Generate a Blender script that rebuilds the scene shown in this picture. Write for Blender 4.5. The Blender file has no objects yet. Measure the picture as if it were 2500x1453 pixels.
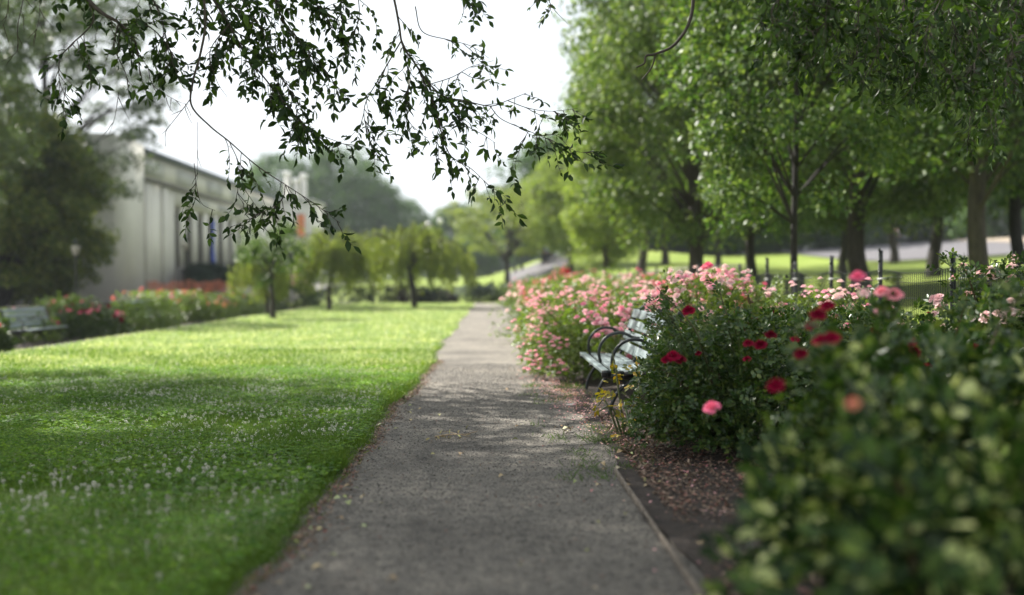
import bpy, math, random
import numpy as np
from mathutils import Vector, Matrix, Euler

# ------------------------------------------------------------------ camera, sky, sun, exposure
SC = bpy.context.scene
COL = SC.collection
R = math.radians
cam_d = bpy.data.cameras.new('camera'); cam = bpy.data.objects.new('camera', cam_d); COL.objects.link(cam)
cam.location = (0, 0, 1.3)
cam.rotation_euler = (R(90 - 1.01), 0, -R(1.08))
cam_d.sensor_width = 36; cam_d.lens = 35.0
cam_d.clip_start = 0.05; cam_d.clip_end = 3000
cam_d.dof.use_dof = True; cam_d.dof.focus_distance = 8.3; cam_d.dof.aperture_fstop = 0.62
SC.camera = cam

SUN_EL = 43.0
SUN_AZ = (-0.78, 0.63)                       # towards the sun, from the left and ahead
W = bpy.data.worlds.new('World'); SC.world = W; W.use_nodes = True
nt = W.node_tree; bg = nt.nodes['Background']
sky = nt.nodes.new('ShaderNodeTexSky'); sky.sky_type = 'NISHITA'; sky.sun_disc = False
sky.sun_elevation = R(SUN_EL); sky.sun_rotation = math.atan2(SUN_AZ[0], SUN_AZ[1])
sky.dust_density = 3.0
cl = nt.nodes.new('ShaderNodeTexNoise'); cl.inputs['Scale'].default_value = 2.2; cl.inputs['Detail'].default_value = 5
cr = nt.nodes.new('ShaderNodeValToRGB')
cr.color_ramp.elements[0].position = .35; cr.color_ramp.elements[0].color = (3.7, 3.95, 4.15, 1)
cr.color_ramp.elements[1].position = .65; cr.color_ramp.elements[1].color = (4.7, 4.85, 4.9, 1)
tc = nt.nodes.new('ShaderNodeTexCoord')
mx = nt.nodes.new('ShaderNodeMixRGB'); mx.inputs[0].default_value = .9
nt.links.new(tc.outputs['Generated'], cl.inputs['Vector']); nt.links.new(cl.outputs['Fac'], cr.inputs['Fac'])
nt.links.new(sky.outputs[0], mx.inputs[1]); nt.links.new(cr.outputs[0], mx.inputs[2])
nt.links.new(mx.outputs[0], bg.inputs['Color']); bg.inputs['Strength'].default_value = .1

sd = bpy.data.lights.new('sun', 'SUN'); sd.energy = 5.0; sd.angle = R(.6); sd.color = (1, .955, .87)
sun = bpy.data.objects.new('sun', sd); COL.objects.link(sun)
sv = Vector((SUN_AZ[0] * math.cos(R(SUN_EL)), SUN_AZ[1] * math.cos(R(SUN_EL)), math.sin(R(SUN_EL))))
sun.rotation_euler = sv.to_track_quat('Z', 'Y').to_euler(); sun.location = (-20, 15, 30)

SC.view_settings.view_transform = 'Standard'; SC.view_settings.look = 'None'
SC.view_settings.exposure = 1.45; SC.view_settings.gamma = 1
cy = SC.cycles
cy.use_denoising = True
try: cy.denoiser = 'OPENIMAGEDENOISE'
except Exception: pass
cy.max_bounces = 6; cy.diffuse_bounces = 3; cy.glossy_bounces = 2; cy.transmission_bounces = 4
cy.transparent_max_bounces = 4; cy.volume_bounces = 0
cy.caustics_reflective = False; cy.caustics_refractive = False
cy.sample_clamp_indirect = 4

# ------------------------------------------------------------------ helpers
rng = np.random.default_rng(11)
FPX = 2430.0
def at(x, y, Y):
    """point of the place at distance Y along the path, for a place in the 2500 px wide photo"""
    return np.array([(x - 1204) / FPX * Y, Y, 1.3 - (y - 683) / FPX * Y])
def atx(x, Y): return (x - 1204) / FPX * Y

def sstep(a, b, v):
    t = np.clip((v - a) / (b - a), 0, 1); return t * t * (3 - 2 * t)
def zfun(X, Y):
    X = np.asarray(X, float); Y = np.asarray(Y, float)
    z = np.clip(X - 1.3, 0, 3.4) * .085
    z = z + np.clip(X - 4.8, 0, 11.2) * .105 + np.clip(X - 16, 0, 60) * .06 - .38 * sstep(8.6, 10.8, -X)
    z = z + sstep(26, 62, Y) * 1.2 * sstep(1.5, 7, X) * (1 - .6 * sstep(10, 20, X))
    z = z + sstep(58, 90, Y) * 1.3 + sstep(58, 80, Y) * .8 * sstep(-3, 3, X) * (1 - sstep(8, 20, X))
    z = z + sstep(90, 200, Y) * 1.0
    return z
def zf(x, y): return float(zfun(x, y))

class MB:
    def __init__(s): s.V = []; s.G = {}; s.n = 0
    def add(s, V, groups):
        V = np.asarray(V, float).reshape(-1, 3)
        for g in groups:
            g = np.asarray(g, int)
            if g.size: s.G.setdefault(g.shape[1], []).append(g + s.n)
        s.V.append(V); s.n += len(V)
    def tube(s, P, rad, n=6, cap=True):
        P = np.asarray(P, float); k = len(P)
        rad = np.broadcast_to(np.asarray(rad, float), (k,))
        T = np.gradient(P, axis=0); T /= np.linalg.norm(T, axis=1)[:, None] + 1e-9
        m = P[-1] - P[0]; ref = np.eye(3)[np.argmin(np.abs(m))]
        U = np.cross(T, ref); U /= np.linalg.norm(U, axis=1)[:, None] + 1e-9
        Wv = np.cross(T, U)
        a = np.arange(n) / n * 2 * np.pi
        V = P[:, None] + rad[:, None, None] * (np.cos(a)[None, :, None] * U[:, None] + np.sin(a)[None, :, None] * Wv[:, None])
        i = np.arange(k - 1)[:, None] * n; j = np.arange(n)[None]; j2 = (j + 1) % n
        q = np.stack([i + j, i + j2, i + n + j2, i + n + j], -1).reshape(-1, 4)
        gs = [q]
        if cap and n > 2: gs += [np.arange(n)[None, ::-1], (np.arange(n) + (k - 1) * n)[None]]
        s.add(V, gs)
    def box(s, x0, x1, y0, y1, z0, z1, b=0.0):
        v = [(x, y, z) for x in (x0, x1) for y in (y0, y1) for z in (z0, z1)]
        s.add(v, [[(0, 1, 3, 2), (4, 6, 7, 5), (0, 4, 5, 1), (2, 3, 7, 6), (0, 2, 6, 4), (1, 5, 7, 3)]])
    def obox(s, c, ax, ay, az):
        c, ax, ay, az = [np.asarray(q, float) for q in (c, ax, ay, az)]
        v = [c + i * ax + j * ay + k * az for i in (-1, 1) for j in (-1, 1) for k in (-1, 1)]
        s.add(v, [[(0, 1, 3, 2), (4, 6, 7, 5), (0, 4, 5, 1), (2, 3, 7, 6), (0, 2, 6, 4), (1, 5, 7, 3)]])
    def lathe(s, prof, c=(0, 0, 0), n=16):
        prof = np.asarray(prof, float); k = len(prof); a = np.arange(n) / n * 2 * np.pi
        V = np.stack([prof[:, 0][:, None] * np.cos(a), prof[:, 0][:, None] * np.sin(a), np.repeat(prof[:, 1][:, None], n, 1)], -1) + np.asarray(c, float)
        i = np.arange(k - 1)[:, None] * n; j = np.arange(n)[None]; j2 = (j + 1) % n
        q = np.stack([i + j, i + j2, i + n + j2, i + n + j], -1).reshape(-1, 4)
        s.add(V, [q, np.arange(n)[None, ::-1], (np.arange(n) + (k - 1) * n)[None]])
    def mesh(s, name, mat=None, smooth=False):
        me = bpy.data.meshes.new(name)
        V = np.concatenate(s.V) if s.V else np.zeros((0, 3))
        me.vertices.add(len(V)); me.vertices.foreach_set('co', V.astype(np.float32).ravel())
        li, ls = [], []; pos = 0
        for k, gl in s.G.items():
            g = np.concatenate(gl); li.append(g.ravel()); ls.append(pos + np.arange(len(g)) * k); pos += g.size
        if li:
            li = np.concatenate(li); ls = np.concatenate(ls)
            me.loops.add(len(li)); me.loops.foreach_set('vertex_index', li.astype(np.int32))
            me.polygons.add(len(ls)); me.polygons.foreach_set('loop_start', ls.astype(np.int32))
        me.update(calc_edges=True)
        if smooth: me.polygons.foreach_set('use_smooth', np.ones(len(me.polygons), bool))
        if mat: me.materials.append(mat)
        return me
    def build(s, name, mat, parent=None, smooth=False, bevel=0):
        o = bpy.data.objects.new(name, s.mesh(name, mat, smooth)); COL.objects.link(o)
        if parent: o.parent = parent
        if bevel:
            b = o.modifiers.new('bevel', 'BEVEL'); b.width = bevel; b.segments = 2; b.limit_method = 'ANGLE'
        return o

def link(name, me, parent=None, loc=None, rot=None, scale=None):
    o = bpy.data.objects.new(name, me); COL.objects.link(o)
    if parent: o.parent = parent
    if loc is not None: o.location = loc
    if rot is not None: o.rotation_euler = rot
    if scale is not None: o.scale = (scale,) * 3 if not hasattr(scale, '__len__') else scale
    return o
def tag(o, label, cat, group=None):
    o['label'] = label; o['category'] = cat
    if group: o['group'] = group
    return o
def thing(name, label, cat, loc=(0, 0, 0), rz=0, group=None):
    o = bpy.data.objects.new(name, None); COL.objects.link(o); o.empty_display_size = .2
    o.location = loc; o.rotation_euler = (0, 0, rz)
    return tag(o, label, cat, group)
def copy_tree(o, parent=None):
    c = o.copy(); COL.objects.link(c); c.parent = parent
    for ch in [q for q in COL.objects if q.parent == o]: copy_tree(ch, c)
    return c
def kind(o, k): o['kind'] = k; return o

# ------------------------------------------------------------------ materials
def newmat(name):
    m = bpy.data.materials.new(name); m.use_nodes = True
    return m, m.node_tree, m.node_tree.nodes['Principled BSDF']
def ramp(nt, fac, stops):
    r = nt.nodes.new('ShaderNodeValToRGB'); e = r.color_ramp.elements
    while len(e) < len(stops): e.new(.5)
    for q, (p, c) in zip(e, stops): q.position = p; q.color = (*c, 1)
    nt.links.new(fac, r.inputs['Fac']); return r.outputs[0]
def noise(nt, scale, detail=4, coord='Object', rough=.6, stretch=None):
    t = nt.nodes.new('ShaderNodeTexCoord'); n = nt.nodes.new('ShaderNodeTexNoise')
    n.inputs['Scale'].default_value = scale; n.inputs['Detail'].default_value = detail; n.inputs['Roughness'].default_value = rough
    src = t.outputs[coord]
    if stretch:
        mp = nt.nodes.new('ShaderNodeMapping'); mp.inputs['Scale'].default_value = stretch
        nt.links.new(src, mp.inputs['Vector']); src = mp.outputs[0]
    nt.links.new(src, n.inputs['Vector']); return n.outputs['Fac']
def bump(nt, p, h, strength=.4, dist=.02):
    b = nt.nodes.new('ShaderNodeBump'); b.inputs['Strength'].default_value = strength; b.inputs['Distance'].default_value = dist
    nt.links.new(h, b.inputs['Height']); nt.links.new(b.outputs[0], p.inputs['Normal'])
def plain(name, c1, c2=None, scale=6, rough=.7, bmp=.2, metal=0, stretch=None, dist=.01):
    m, nt, p = newmat(name); c2 = c2 or tuple(q * .75 for q in c1)
    f = noise(nt, scale, 5, stretch=stretch)
    nt.links.new(ramp(nt, f, [(.35, c2), (.65, c1)]), p.inputs['Base Color'])
    p.inputs['Roughness'].default_value = rough; p.inputs['Metallic'].default_value = metal
    if bmp: bump(nt, p, noise(nt, scale * 4, 4, stretch=stretch), bmp, dist)
    return m
def leafmat(name, cols, rough=.4, trans=.35, tcol=None, spec=.5, patchy=None):
    """foliage: each leaf island has its own colour out of the ramp; light passes through the blade"""
    m, nt, p = newmat(name)
    g = nt.nodes.new('ShaderNodeNewGeometry')
    k = len(cols); stops = [(i / (k - 1), c) for i, c in enumerate(cols)]
    c = ramp(nt, g.outputs['Random Per Island'], stops)
    if patchy:      # patches of different growth: lusher and drier turf
        pm = nt.nodes.new('ShaderNodeMixRGB'); pm.blend_type = 'MULTIPLY'; pm.inputs[0].default_value = 1
        nt.links.new(c, pm.inputs[1]); nt.links.new(ramp(nt, noise(nt, patchy, 5), [(.3, (.62, .74, .7)), (.5, (1, 1, 1)), (.68, (1.4, 1.24, 1.3))]), pm.inputs[2]); c = pm.outputs[0]
    nt.links.new(c, p.inputs['Base Color']); p.inputs['Roughness'].default_value = rough
    p.inputs['Specular IOR Level'].default_value = spec
    tr = nt.nodes.new('ShaderNodeBsdfTranslucent')
    mul = nt.nodes.new('ShaderNodeMixRGB'); mul.blend_type = 'MULTIPLY'; mul.inputs[0].default_value = 1
    mul.inputs[2].default_value = (*(tcol or (1.5, 1.6, .7)), 1)
    nt.links.new(c, mul.inputs[1]); nt.links.new(mul.outputs[0], tr.inputs['Color'])
    ms = nt.nodes.new('ShaderNodeMixShader'); ms.inputs[0].default_value = trans
    nt.links.new(p.outputs[0], ms.inputs[1]); nt.links.new(tr.outputs[0], ms.inputs[2])
    nt.links.new(ms.outputs[0], nt.nodes['Material Output'].inputs['Surface'])
    return m
def petalmat(name, cols):
    m, nt, p = newmat(name)
    oi = nt.nodes.new('ShaderNodeObjectInfo'); k = len(cols)
    c = ramp(nt, oi.outputs['Random'], [(i / (k - 1), q) for i, q in enumerate(cols)])
    nt.links.new(c, p.inputs['Base Color']); p.inputs['Roughness'].default_value = .8; p.inputs['Specular IOR Level'].default_value = .12
    tr = nt.nodes.new('ShaderNodeBsdfTranslucent'); nt.links.new(c, tr.inputs['Color'])
    ms = nt.nodes.new('ShaderNodeMixShader'); ms.inputs[0].default_value = .3
    nt.links.new(p.outputs[0], ms.inputs[1]); nt.links.new(tr.outputs[0], ms.inputs[2])
    nt.links.new(ms.outputs[0], nt.nodes['Material Output'].inputs['Surface'])
    return m

M = {}
M['bark'] = plain('bark', (.075, .062, .05), (.03, .025, .02), 5, .9, .8, stretch=(4, 4, .8), dist=.03)
M['bark_pale'] = plain('pale_bark', (.3, .25, .19), (.12, .1, .075), 2.5, .9, .6, stretch=(2, 2, .8), dist=.03)
M['bark_dark'] = plain('dark_bark', (.035, .03, .026), (.016, .014, .012), 5, .9, .8, stretch=(4, 4, .8), dist=.03)
M['twig'] = plain('twig_bark', (.06, .045, .035), (.03, .022, .018), 30, .8, .3)
M['stem'] = leafmat('rose_stem', [(.05, .06, .02), (.05, .09, .02), (.09, .06, .03)], .5, 0)
M['leaf_row'] = leafmat('row_tree_leaf', [(.026, .06, .013), (.066, .122, .028), (.17, .225, .07)], .45, .36, spec=.3)
M['leaf_row_light'] = leafmat('light_tree_leaf', [(.05, .095, .02), (.11, .17, .04), (.21, .26, .09)], .45, .38, spec=.3)
M['leaf_fresh'] = leafmat('fresh_tree_leaf', [(.12, .18, .035), (.19, .25, .05), (.27, .31, .09)], .45, .5, spec=.3)
M['leaf_ever'] = leafmat('evergreen_leaf', [(.05, .085, .02), (.09, .125, .028), (.19, .2, .05)], .6, .36, spec=.15)
M['leaf_near'] = leafmat('near_rose_leaf', [(.006, .018, .004), (.01, .03, .006), (.018, .045, .008), (.03, .065, .01), (.06, .11, .016), (.16, .22, .04), (.6, .62, .3)], .42, .25, spec=.22)  # palest stop puts glossy highlights into the leaf colour
M['leaf_airy'] = leafmat('airy_tree_leaf', [(.045, .07, .035), (.065, .095, .045), (.09, .12, .055)], .5, .35)
M['leaf_cherry'] = leafmat('cherry_leaf', [(.1, .14, .025), (.16, .2, .04), (.23, .25, .06)], .45, .45)
M['leaf_far'] = leafmat('far_tree_leaf', [(.028, .065, .022), (.05, .1, .032), (.1, .155, .055)], .65, .35, spec=.1)
M['leaf_elm'] = leafmat('elm_leaf', [(.012, .028, .007), (.024, .05, .01), (.075, .13, .02)], .5, .3, spec=.22)
M['leaf_rose'] = leafmat('rose_leaf', [(.018, .042, .01), (.03, .068, .014), (.055, .1, .02), (.12, .15, .035)], .3, .28, spec=.4)
M['leaf_pink'] = leafmat('shrub_rose_leaf', [(.07, .12, .022), (.11, .17, .03), (.17, .22, .045)], .4, .4)
M['leaf_yellow'] = leafmat('yellow_rose_leaf', [(.06, .09, .015), (.35, .28, .02), (.45, .25, .02)], .4, .3)
M['leaf_hedge'] = leafmat('hedge_leaf', [(.008, .022, .011), (.014, .035, .015)], .6, .1, spec=.2)
M['leaf_maroon'] = leafmat('maroon_leaf', [(.03, .02, .02), (.05, .025, .025), (.035, .045, .02)], .5, .15)
M['clover'] = leafmat('clover_leaf', [(.045, .12, .009), (.075, .185, .012), (.13, .26, .018), (.25, .4, .035)], .5, .4, (1.5, 1.5, .5), spec=.22, patchy=.9)
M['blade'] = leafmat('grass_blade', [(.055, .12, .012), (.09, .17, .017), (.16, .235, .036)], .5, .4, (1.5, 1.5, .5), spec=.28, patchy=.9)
M['blade_sunlit'] = leafmat('sunlit_grass_blade', [(.16, .26, .055), (.29, .38, .13), (.66, .69, .5)], .5, .4, (1.3, 1.3, .85), spec=.3, patchy=.9)  # sunlight on the far lawn is put into these paler blade colours
M['weed'] = leafmat('weed_blade', [(.06, .12, .02), (.1, .17, .03)], .5, .35)
M['pink'] = petalmat('pink_petal', [(.88, .34, .46), (.92, .5, .58), (.95, .68, .7), (.85, .3, .42)])
M['palepink'] = petalmat('pale_pink_petal', [(.92, .62, .62), (.94, .74, .7), (.9, .52, .56)])
M['hotpink'] = petalmat('hot_pink_petal', [(.9, .22, .35), (.85, .15, .3), (.9, .35, .4)])
M['red'] = petalmat('crimson_petal', [(.2, .002, .022), (.28, .003, .035), (.13, .002, .015)])
M['orange'] = petalmat('orange_petal', [(.85, .3, .2), (.9, .42, .2), (.85, .25, .3)])
M['flesh'] = plain('skin', (.45, .27, .19), (.42, .25, .17), 4, .5, 0)
M['clwhite'] = plain('clover_blossom', (.86, .85, .77), (.66, .62, .52), 300, .7, .4)
M['black_iron'] = plain('black_painted_iron', (.018, .022, .022), (.012, .015, .015), 30, .38, .1)
M['slat'] = plain('weathered_pale_slat', (.22, .27, .275), (.15, .19, .195), 9, .5, .25, stretch=(6, .6, 6), dist=.004)
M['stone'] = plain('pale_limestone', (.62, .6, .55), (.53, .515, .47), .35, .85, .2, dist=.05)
M['stone_dark'] = plain('shaded_stone_recess', (.17, .16, .145), (.13, .125, .115), .4, .9, .2)  # recess shade put into a darker stone; podium and string course share it
M['stone_panel'] = plain('grey_stone_panel', (.44, .44, .43), (.38, .38, .38), .4, .9, .2)
M['roof'] = plain('slate_blue_roof_edge', (.09, .11, .13), (.07, .085, .1), 2, .6, .1)
M['glass'] = plain('dark_window_glass', (.02, .022, .025), (.012, .013, .016), .5, .15, 0)
M['blue_cloth'] = plain('blue_banner_cloth', (.03, .07, .4), (.025, .055, .33), 2, .8, .2)
M['orange_cloth'] = plain('orange_banner_cloth', (.75, .24, .09), (.65, .2, .08), 2, .8, .2)
M['net'] = plain('orange_safety_net', (.55, .15, .07), (.42, .12, .06), 1.5, .8, .2)
M['lantern'] = plain('frosted_lantern_glass', (.42, .4, .34), (.36, .34, .28), 2, .4, 0)
M['plaza'] = plain('plaza_paving', (.125, .118, .128), (.1, .095, .103), 1.2, .9, .2)
M['tan_stone'] = plain('tan_paving', (.33, .27, .2), (.27, .22, .17), 1, .9, .2)
M['globe'] = plain('white_lamp_globe', (.85, .83, .82), (.8, .78, .78), 2, .3, 0)
M['grey_wood'] = plain('weathered_grey_wood', (.3, .25, .2), (.17, .14, .11), 14, .9, .5, stretch=(8, .5, 8))
M['brown_wall'] = plain('low_brown_wall', (.07, .055, .05), (.04, .032, .03), 3, .9, .4)
M['litter'] = None
M['white'] = plain('white_scrap', (.75, .75, .72), (.68, .68, .65), 20, .8, .1)
M['tower'] = plain('pale_tower_facade', (.5, .55, .6), (.42, .47, .52), .2, .6, 0)
M['concrete'] = plain('pale_concrete', (.24, .225, .22), (.19, .18, .175), 1.2, .9, .2)
M['soil'] = plain('bed_soil', (.07, .053, .042), (.025, .019, .016), 9, .95, .9, dist=.04)
M['stone_pebble'] = leafmat('gravel_stone', [(.05, .048, .045), (.1, .095, .088), (.17, .16, .145), (.3, .28, .25)], .75, 0)
def dead_leaf_mat():
    m, nt, p = newmat('fallen_leaf')
    oi = nt.nodes.new('ShaderNodeObjectInfo')
    nt.links.new(ramp(nt, oi.outputs['Random'], [(0, (.3, .2, .1)), (.35, (.45, .36, .2)), (.6, (.22, .25, .06)), (.85, (.36, .42, .2)), (1, (.5, .4, .3))]), p.inputs['Base Color'])
    p.inputs['Roughness'].default_value = .6
    return m
M['litter'] = dead_leaf_mat()
def path_mat():
    m, nt, p = newmat('grey_gravel_path')
    a = noise(nt, 1.1, 6); b = noise(nt, 70, 3); c = noise(nt, 9, 5)
    base = ramp(nt, a, [(.32, (.115, .105, .093)), (.5, (.18, .166, .146)), (.7, (.255, .232, .2))])
    gr = ramp(nt, b, [(.3, (.45, .45, .45)), (.5, (1, 1, 1)), (.75, (1.55, 1.5, 1.42))])
    pt = ramp(nt, c, [(.32, (.62, .61, .61)), (.62, (1.14, 1.12, 1.08))])
    cur = base
    for q in (gr, pt):
        mm = nt.nodes.new('ShaderNodeMixRGB'); mm.blend_type = 'MULTIPLY'; mm.inputs[0].default_value = 1
        nt.links.new(cur, mm.inputs[1]); nt.links.new(q, mm.inputs[2]); cur = mm.outputs[0]
    nt.links.new(cur, p.inputs['Base Color']); p.inputs['Roughness'].default_value = .9
    add = nt.nodes.new('ShaderNodeMath'); add.operation = 'ADD'
    nt.links.new(b, add.inputs[0]); nt.links.new(c, add.inputs[1]); bump(nt, p, add.outputs[0], .7, .025)
    return m
M['path'] = path_mat()
def grass_ground(name, stops, s1=.5, s2=25):
    m, nt, p = newmat(name)
    a = noise(nt, s1, 6); b = noise(nt, s2, 4)
    add = nt.nodes.new('ShaderNodeMath'); add.operation = 'MULTIPLY_ADD'; add.inputs[1].default_value = .45
    sub = nt.nodes.new('ShaderNodeMath'); sub.operation = 'MULTIPLY'; sub.inputs[1].default_value = .55
    nt.links.new(a, sub.inputs[0]); nt.links.new(b, add.inputs[0]); nt.links.new(sub.outputs[0], add.inputs[2])
    nt.links.new(ramp(nt, add.outputs[0], stops), p.inputs['Base Color']); p.inputs['Roughness'].default_value = .85
    p.inputs['Specular IOR Level'].default_value = .2
    bump(nt, p, b, .8, .05)
    return m
M['lawn'] = grass_ground('lawn_turf', [(.35, (.075, .15, .018)), (.5, (.17, .25, .06)), (.65, (.37, .42, .21))])
M['slope'] = grass_ground('park_grass', [(.35, (.12, .18, .025)), (.5, (.18, .24, .04)), (.65, (.26, .3, .08))], .3, 8)

# ------------------------------------------------------------------ leaf and plant generators
def tmpl(kind_):
    if kind_ == 'quad':
        return np.array([(0, 0, 0), (.45, -.5, .07), (1, 0, -.06), (.45, .5, .07)]), [np.array([(0, 1, 2, 3)])]
    if kind_ == 'leaf':      # pointed oval, folded along the midrib, 9 vertices
        v = [(0, 0, 0), (.33, 0, 0), (.7, 0, -.03), (1, 0, -.12), (.12, .22, .03), (.38, .5, .09), (.72, .34, .04), (.12, -.22, .03), (.38, -.5, .09), (.72, -.34, .04)]
        return np.array(v), [np.array([(0, 1, 5, 4), (1, 2, 6, 5), (0, 7, 8, 1), (1, 8, 9, 2)]), np.array([(2, 3, 6), (2, 9, 3)])]
    if kind_ == 'round':     # rose leaflet
        v = [(0, 0, 0), (.5, 0, -.04), (1, 0, -.03), (.15, .32, .03), (.5, .5, .07), (.85, .3, .03), (.15, -.32, .03), (.5, -.5, .07), (.85, -.3, .03)]
        return np.array(v), [np.array([(0, 1, 4, 3), (1, 2, 5, 4), (0, 6, 7, 1), (1, 7, 8, 2)])]
    if kind_ == 'blade':
        return np.array([(0, -.5, 0), (0, .5, 0), (.55, .4, .06), (.55, -.4, .06), (1, 0, .25)]), [np.array([(0, 1, 2, 3)]), np.array([(3, 2, 4)])]
    if kind_ == 'spear':
        return np.array([(0, -.5, 0), (0, .5, 0), (1, 0, .12)]), [np.array([(0, 1, 2)])]
def unit(a): return a / (np.linalg.norm(a, axis=-1, keepdims=True) + 1e-9)
def rdir(n, r=rng): return unit(r.normal(size=(n, 3)))
def add_leaves(mb, C, D, N, L, Wd, kind_='quad'):
    n = len(C); T, gs = tmpl(kind_)
    D = unit(D); N = unit(N - (N * D).sum(1, keepdims=True) * D); S = np.cross(N, D)
    L = np.broadcast_to(L, (n,))[:, None, None]; Wd = np.broadcast_to(Wd, (n,))[:, None, None]
    V = C[:, None] + L * (T[None, :, 0:1] * D[:, None] + T[None, :, 2:3] * N[:, None]) + Wd * T[None, :, 1:2] * S[:, None]
    k = len(T); off = np.arange(n)[:, None, None] * k
    mb.add(V, [(g[None] + off).reshape(-1, g.shape[1]) for g in gs])
def smooth_line(P, m=6):
    P = np.asarray(P, float); Q = np.vstack([2 * P[0] - P[1], P, 2 * P[-1] - P[-2]]); out = []
    for i in range(1, len(Q) - 2):
        for t in np.arange(m) / m:
            a, b, c, d = Q[i - 1], Q[i], Q[i + 1], Q[i + 2]
            out.append(.5 * (2 * b + (c - a) * t + (2 * a - 5 * b + 4 * c - d) * t * t + (3 * b - 3 * c + d - a) * t ** 3))
    out.append(P[-1]); return np.array(out)

def lobed(r, k=7, amp=.3):
    d = rdir(k, r); a = r.uniform(-.6, 1, k) * amp
    return lambda u: 1 + (np.exp((u @ d.T - 1) * 6) * a).sum(-1)

def tree_meshes(seed, H, tr, R_, z0, n_clump, per, leaf, cr, leaf_m, bark_m, top=1.0, maxt=.4, flat=.6, droop=.3, lean=0, limbs=True, kind_='quad', hollow=.45, wob=.3, trunk_top=.8, aspect=.55):
    """a tapered trunk with limbs to every leaf clump; leaves spread through clumps inside an uneven envelope"""
    r = np.random.default_rng(seed); f = lobed(r, 9, wob)
    t = r.beta(1.3, 1.2, n_clump * 3)
    prof = np.where(t < maxt, np.sqrt(np.clip(1 - ((maxt - t) / maxt) ** 2 * .85, 0, 1)), np.sqrt(np.clip(1 - ((t - maxt) / (1 - maxt)) ** 2, 0.02, 1)) * top + (1 - top) * 0.3)
    keep = r.uniform(size=len(t)) < prof * .8 + .2
    t = t[keep][:n_clump]; prof = prof[keep][:n_clump]; n = len(t)
    ph = r.uniform(0, 2 * np.pi, n); rad = prof * R_ * r.uniform(hollow ** 2, 1, n) ** .5
    u = np.stack([np.cos(ph), np.sin(ph), (t - .5) * 1.2], 1); rad = rad * f(unit(u))
    Cc = np.stack([rad * np.cos(ph) + lean * t, rad * np.sin(ph), z0 + t * (H - z0)], 1)
    tb = MB()
    zt = z0 + (H - z0) * trunk_top
    tp = np.array([(0, 0, -.3), (0, 0, 0), (0, 0, .5), (.1 * r.normal() * tr * 4, .1 * r.normal() * tr * 4, z0 * .6 + .3), (lean * .2, 0, z0 + (zt - z0) * .3), (lean * .6 + r.normal() * tr, r.normal() * tr, zt)])
    tl = smooth_line(tp, 5); zz = np.clip(tl[:, 2], 0, None)
    trr = tr * (1 - .8 * np.clip(zz / zt, 0, 1) ** 1.1) + tr * .45 * np.exp(-zz / .35)
    tb.tube(tl, trr, 10)
    if limbs:
        for c in Cc[: min(int(n * .34), 90)]:
            zb = np.clip(c[2] - (.5 + .5 * r.uniform()) * math.hypot(c[0], c[1]) - .3, z0 * r.uniform(.72, 1.0), zt * .95)
            i = int(np.argmin(np.abs(tl[:, 2] - zb))); b = tl[i]
            mid = b * .5 + c * .5 + np.array([0, 0, .12 * np.linalg.norm(c - b)]) + r.normal(size=3) * .08
            pl = smooth_line([b, mid, c], 4); r0 = min(trr[i] * .5, .012 + .012 * np.linalg.norm(c - b))
            tb.tube(pl, np.linspace(r0, .008, len(pl)), 5, cap=False)
    lb = MB(); m = per
    C = np.repeat(Cc, m, 0); sz = np.repeat(cr * r.uniform(.6, 1.35, n), m)
    off = rdir(len(C), r) * (r.uniform(0, 1, len(C)) ** .45)[:, None] * sz[:, None]; off[:, 2] *= flat
    P = C + off; P[:, 2] -= droop * (off[:, 0] ** 2 + off[:, 1] ** 2) / (sz + .01)
    outw = unit(np.stack([P[:, 0], P[:, 1], 0 * P[:, 0]], 1))
    N = unit(np.array([0, 0, .75]) + outw * .45 + r.normal(size=P.shape) * .55)
    D = unit(outw * .5 + r.normal(size=P.shape) * .8 + np.array([0, 0, -.35]))
    L = leaf * r.uniform(.65, 1.25, len(P))
    add_leaves(lb, P, D, N, L, L * aspect, kind_)
    return tb.mesh('trunk', bark_m, True), lb.mesh('crown', leaf_m)

def place_tree(meshes, name, label, loc, rz=0, s=1.0, group=None, cat='tree'):
    t = thing(name, label, cat, loc, rz, group); t.scale = (s,) * 3 if not hasattr(s, '__len__') else s
    link('trunk', meshes[0], t); link('crown', meshes[1], t)
    return t

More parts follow.
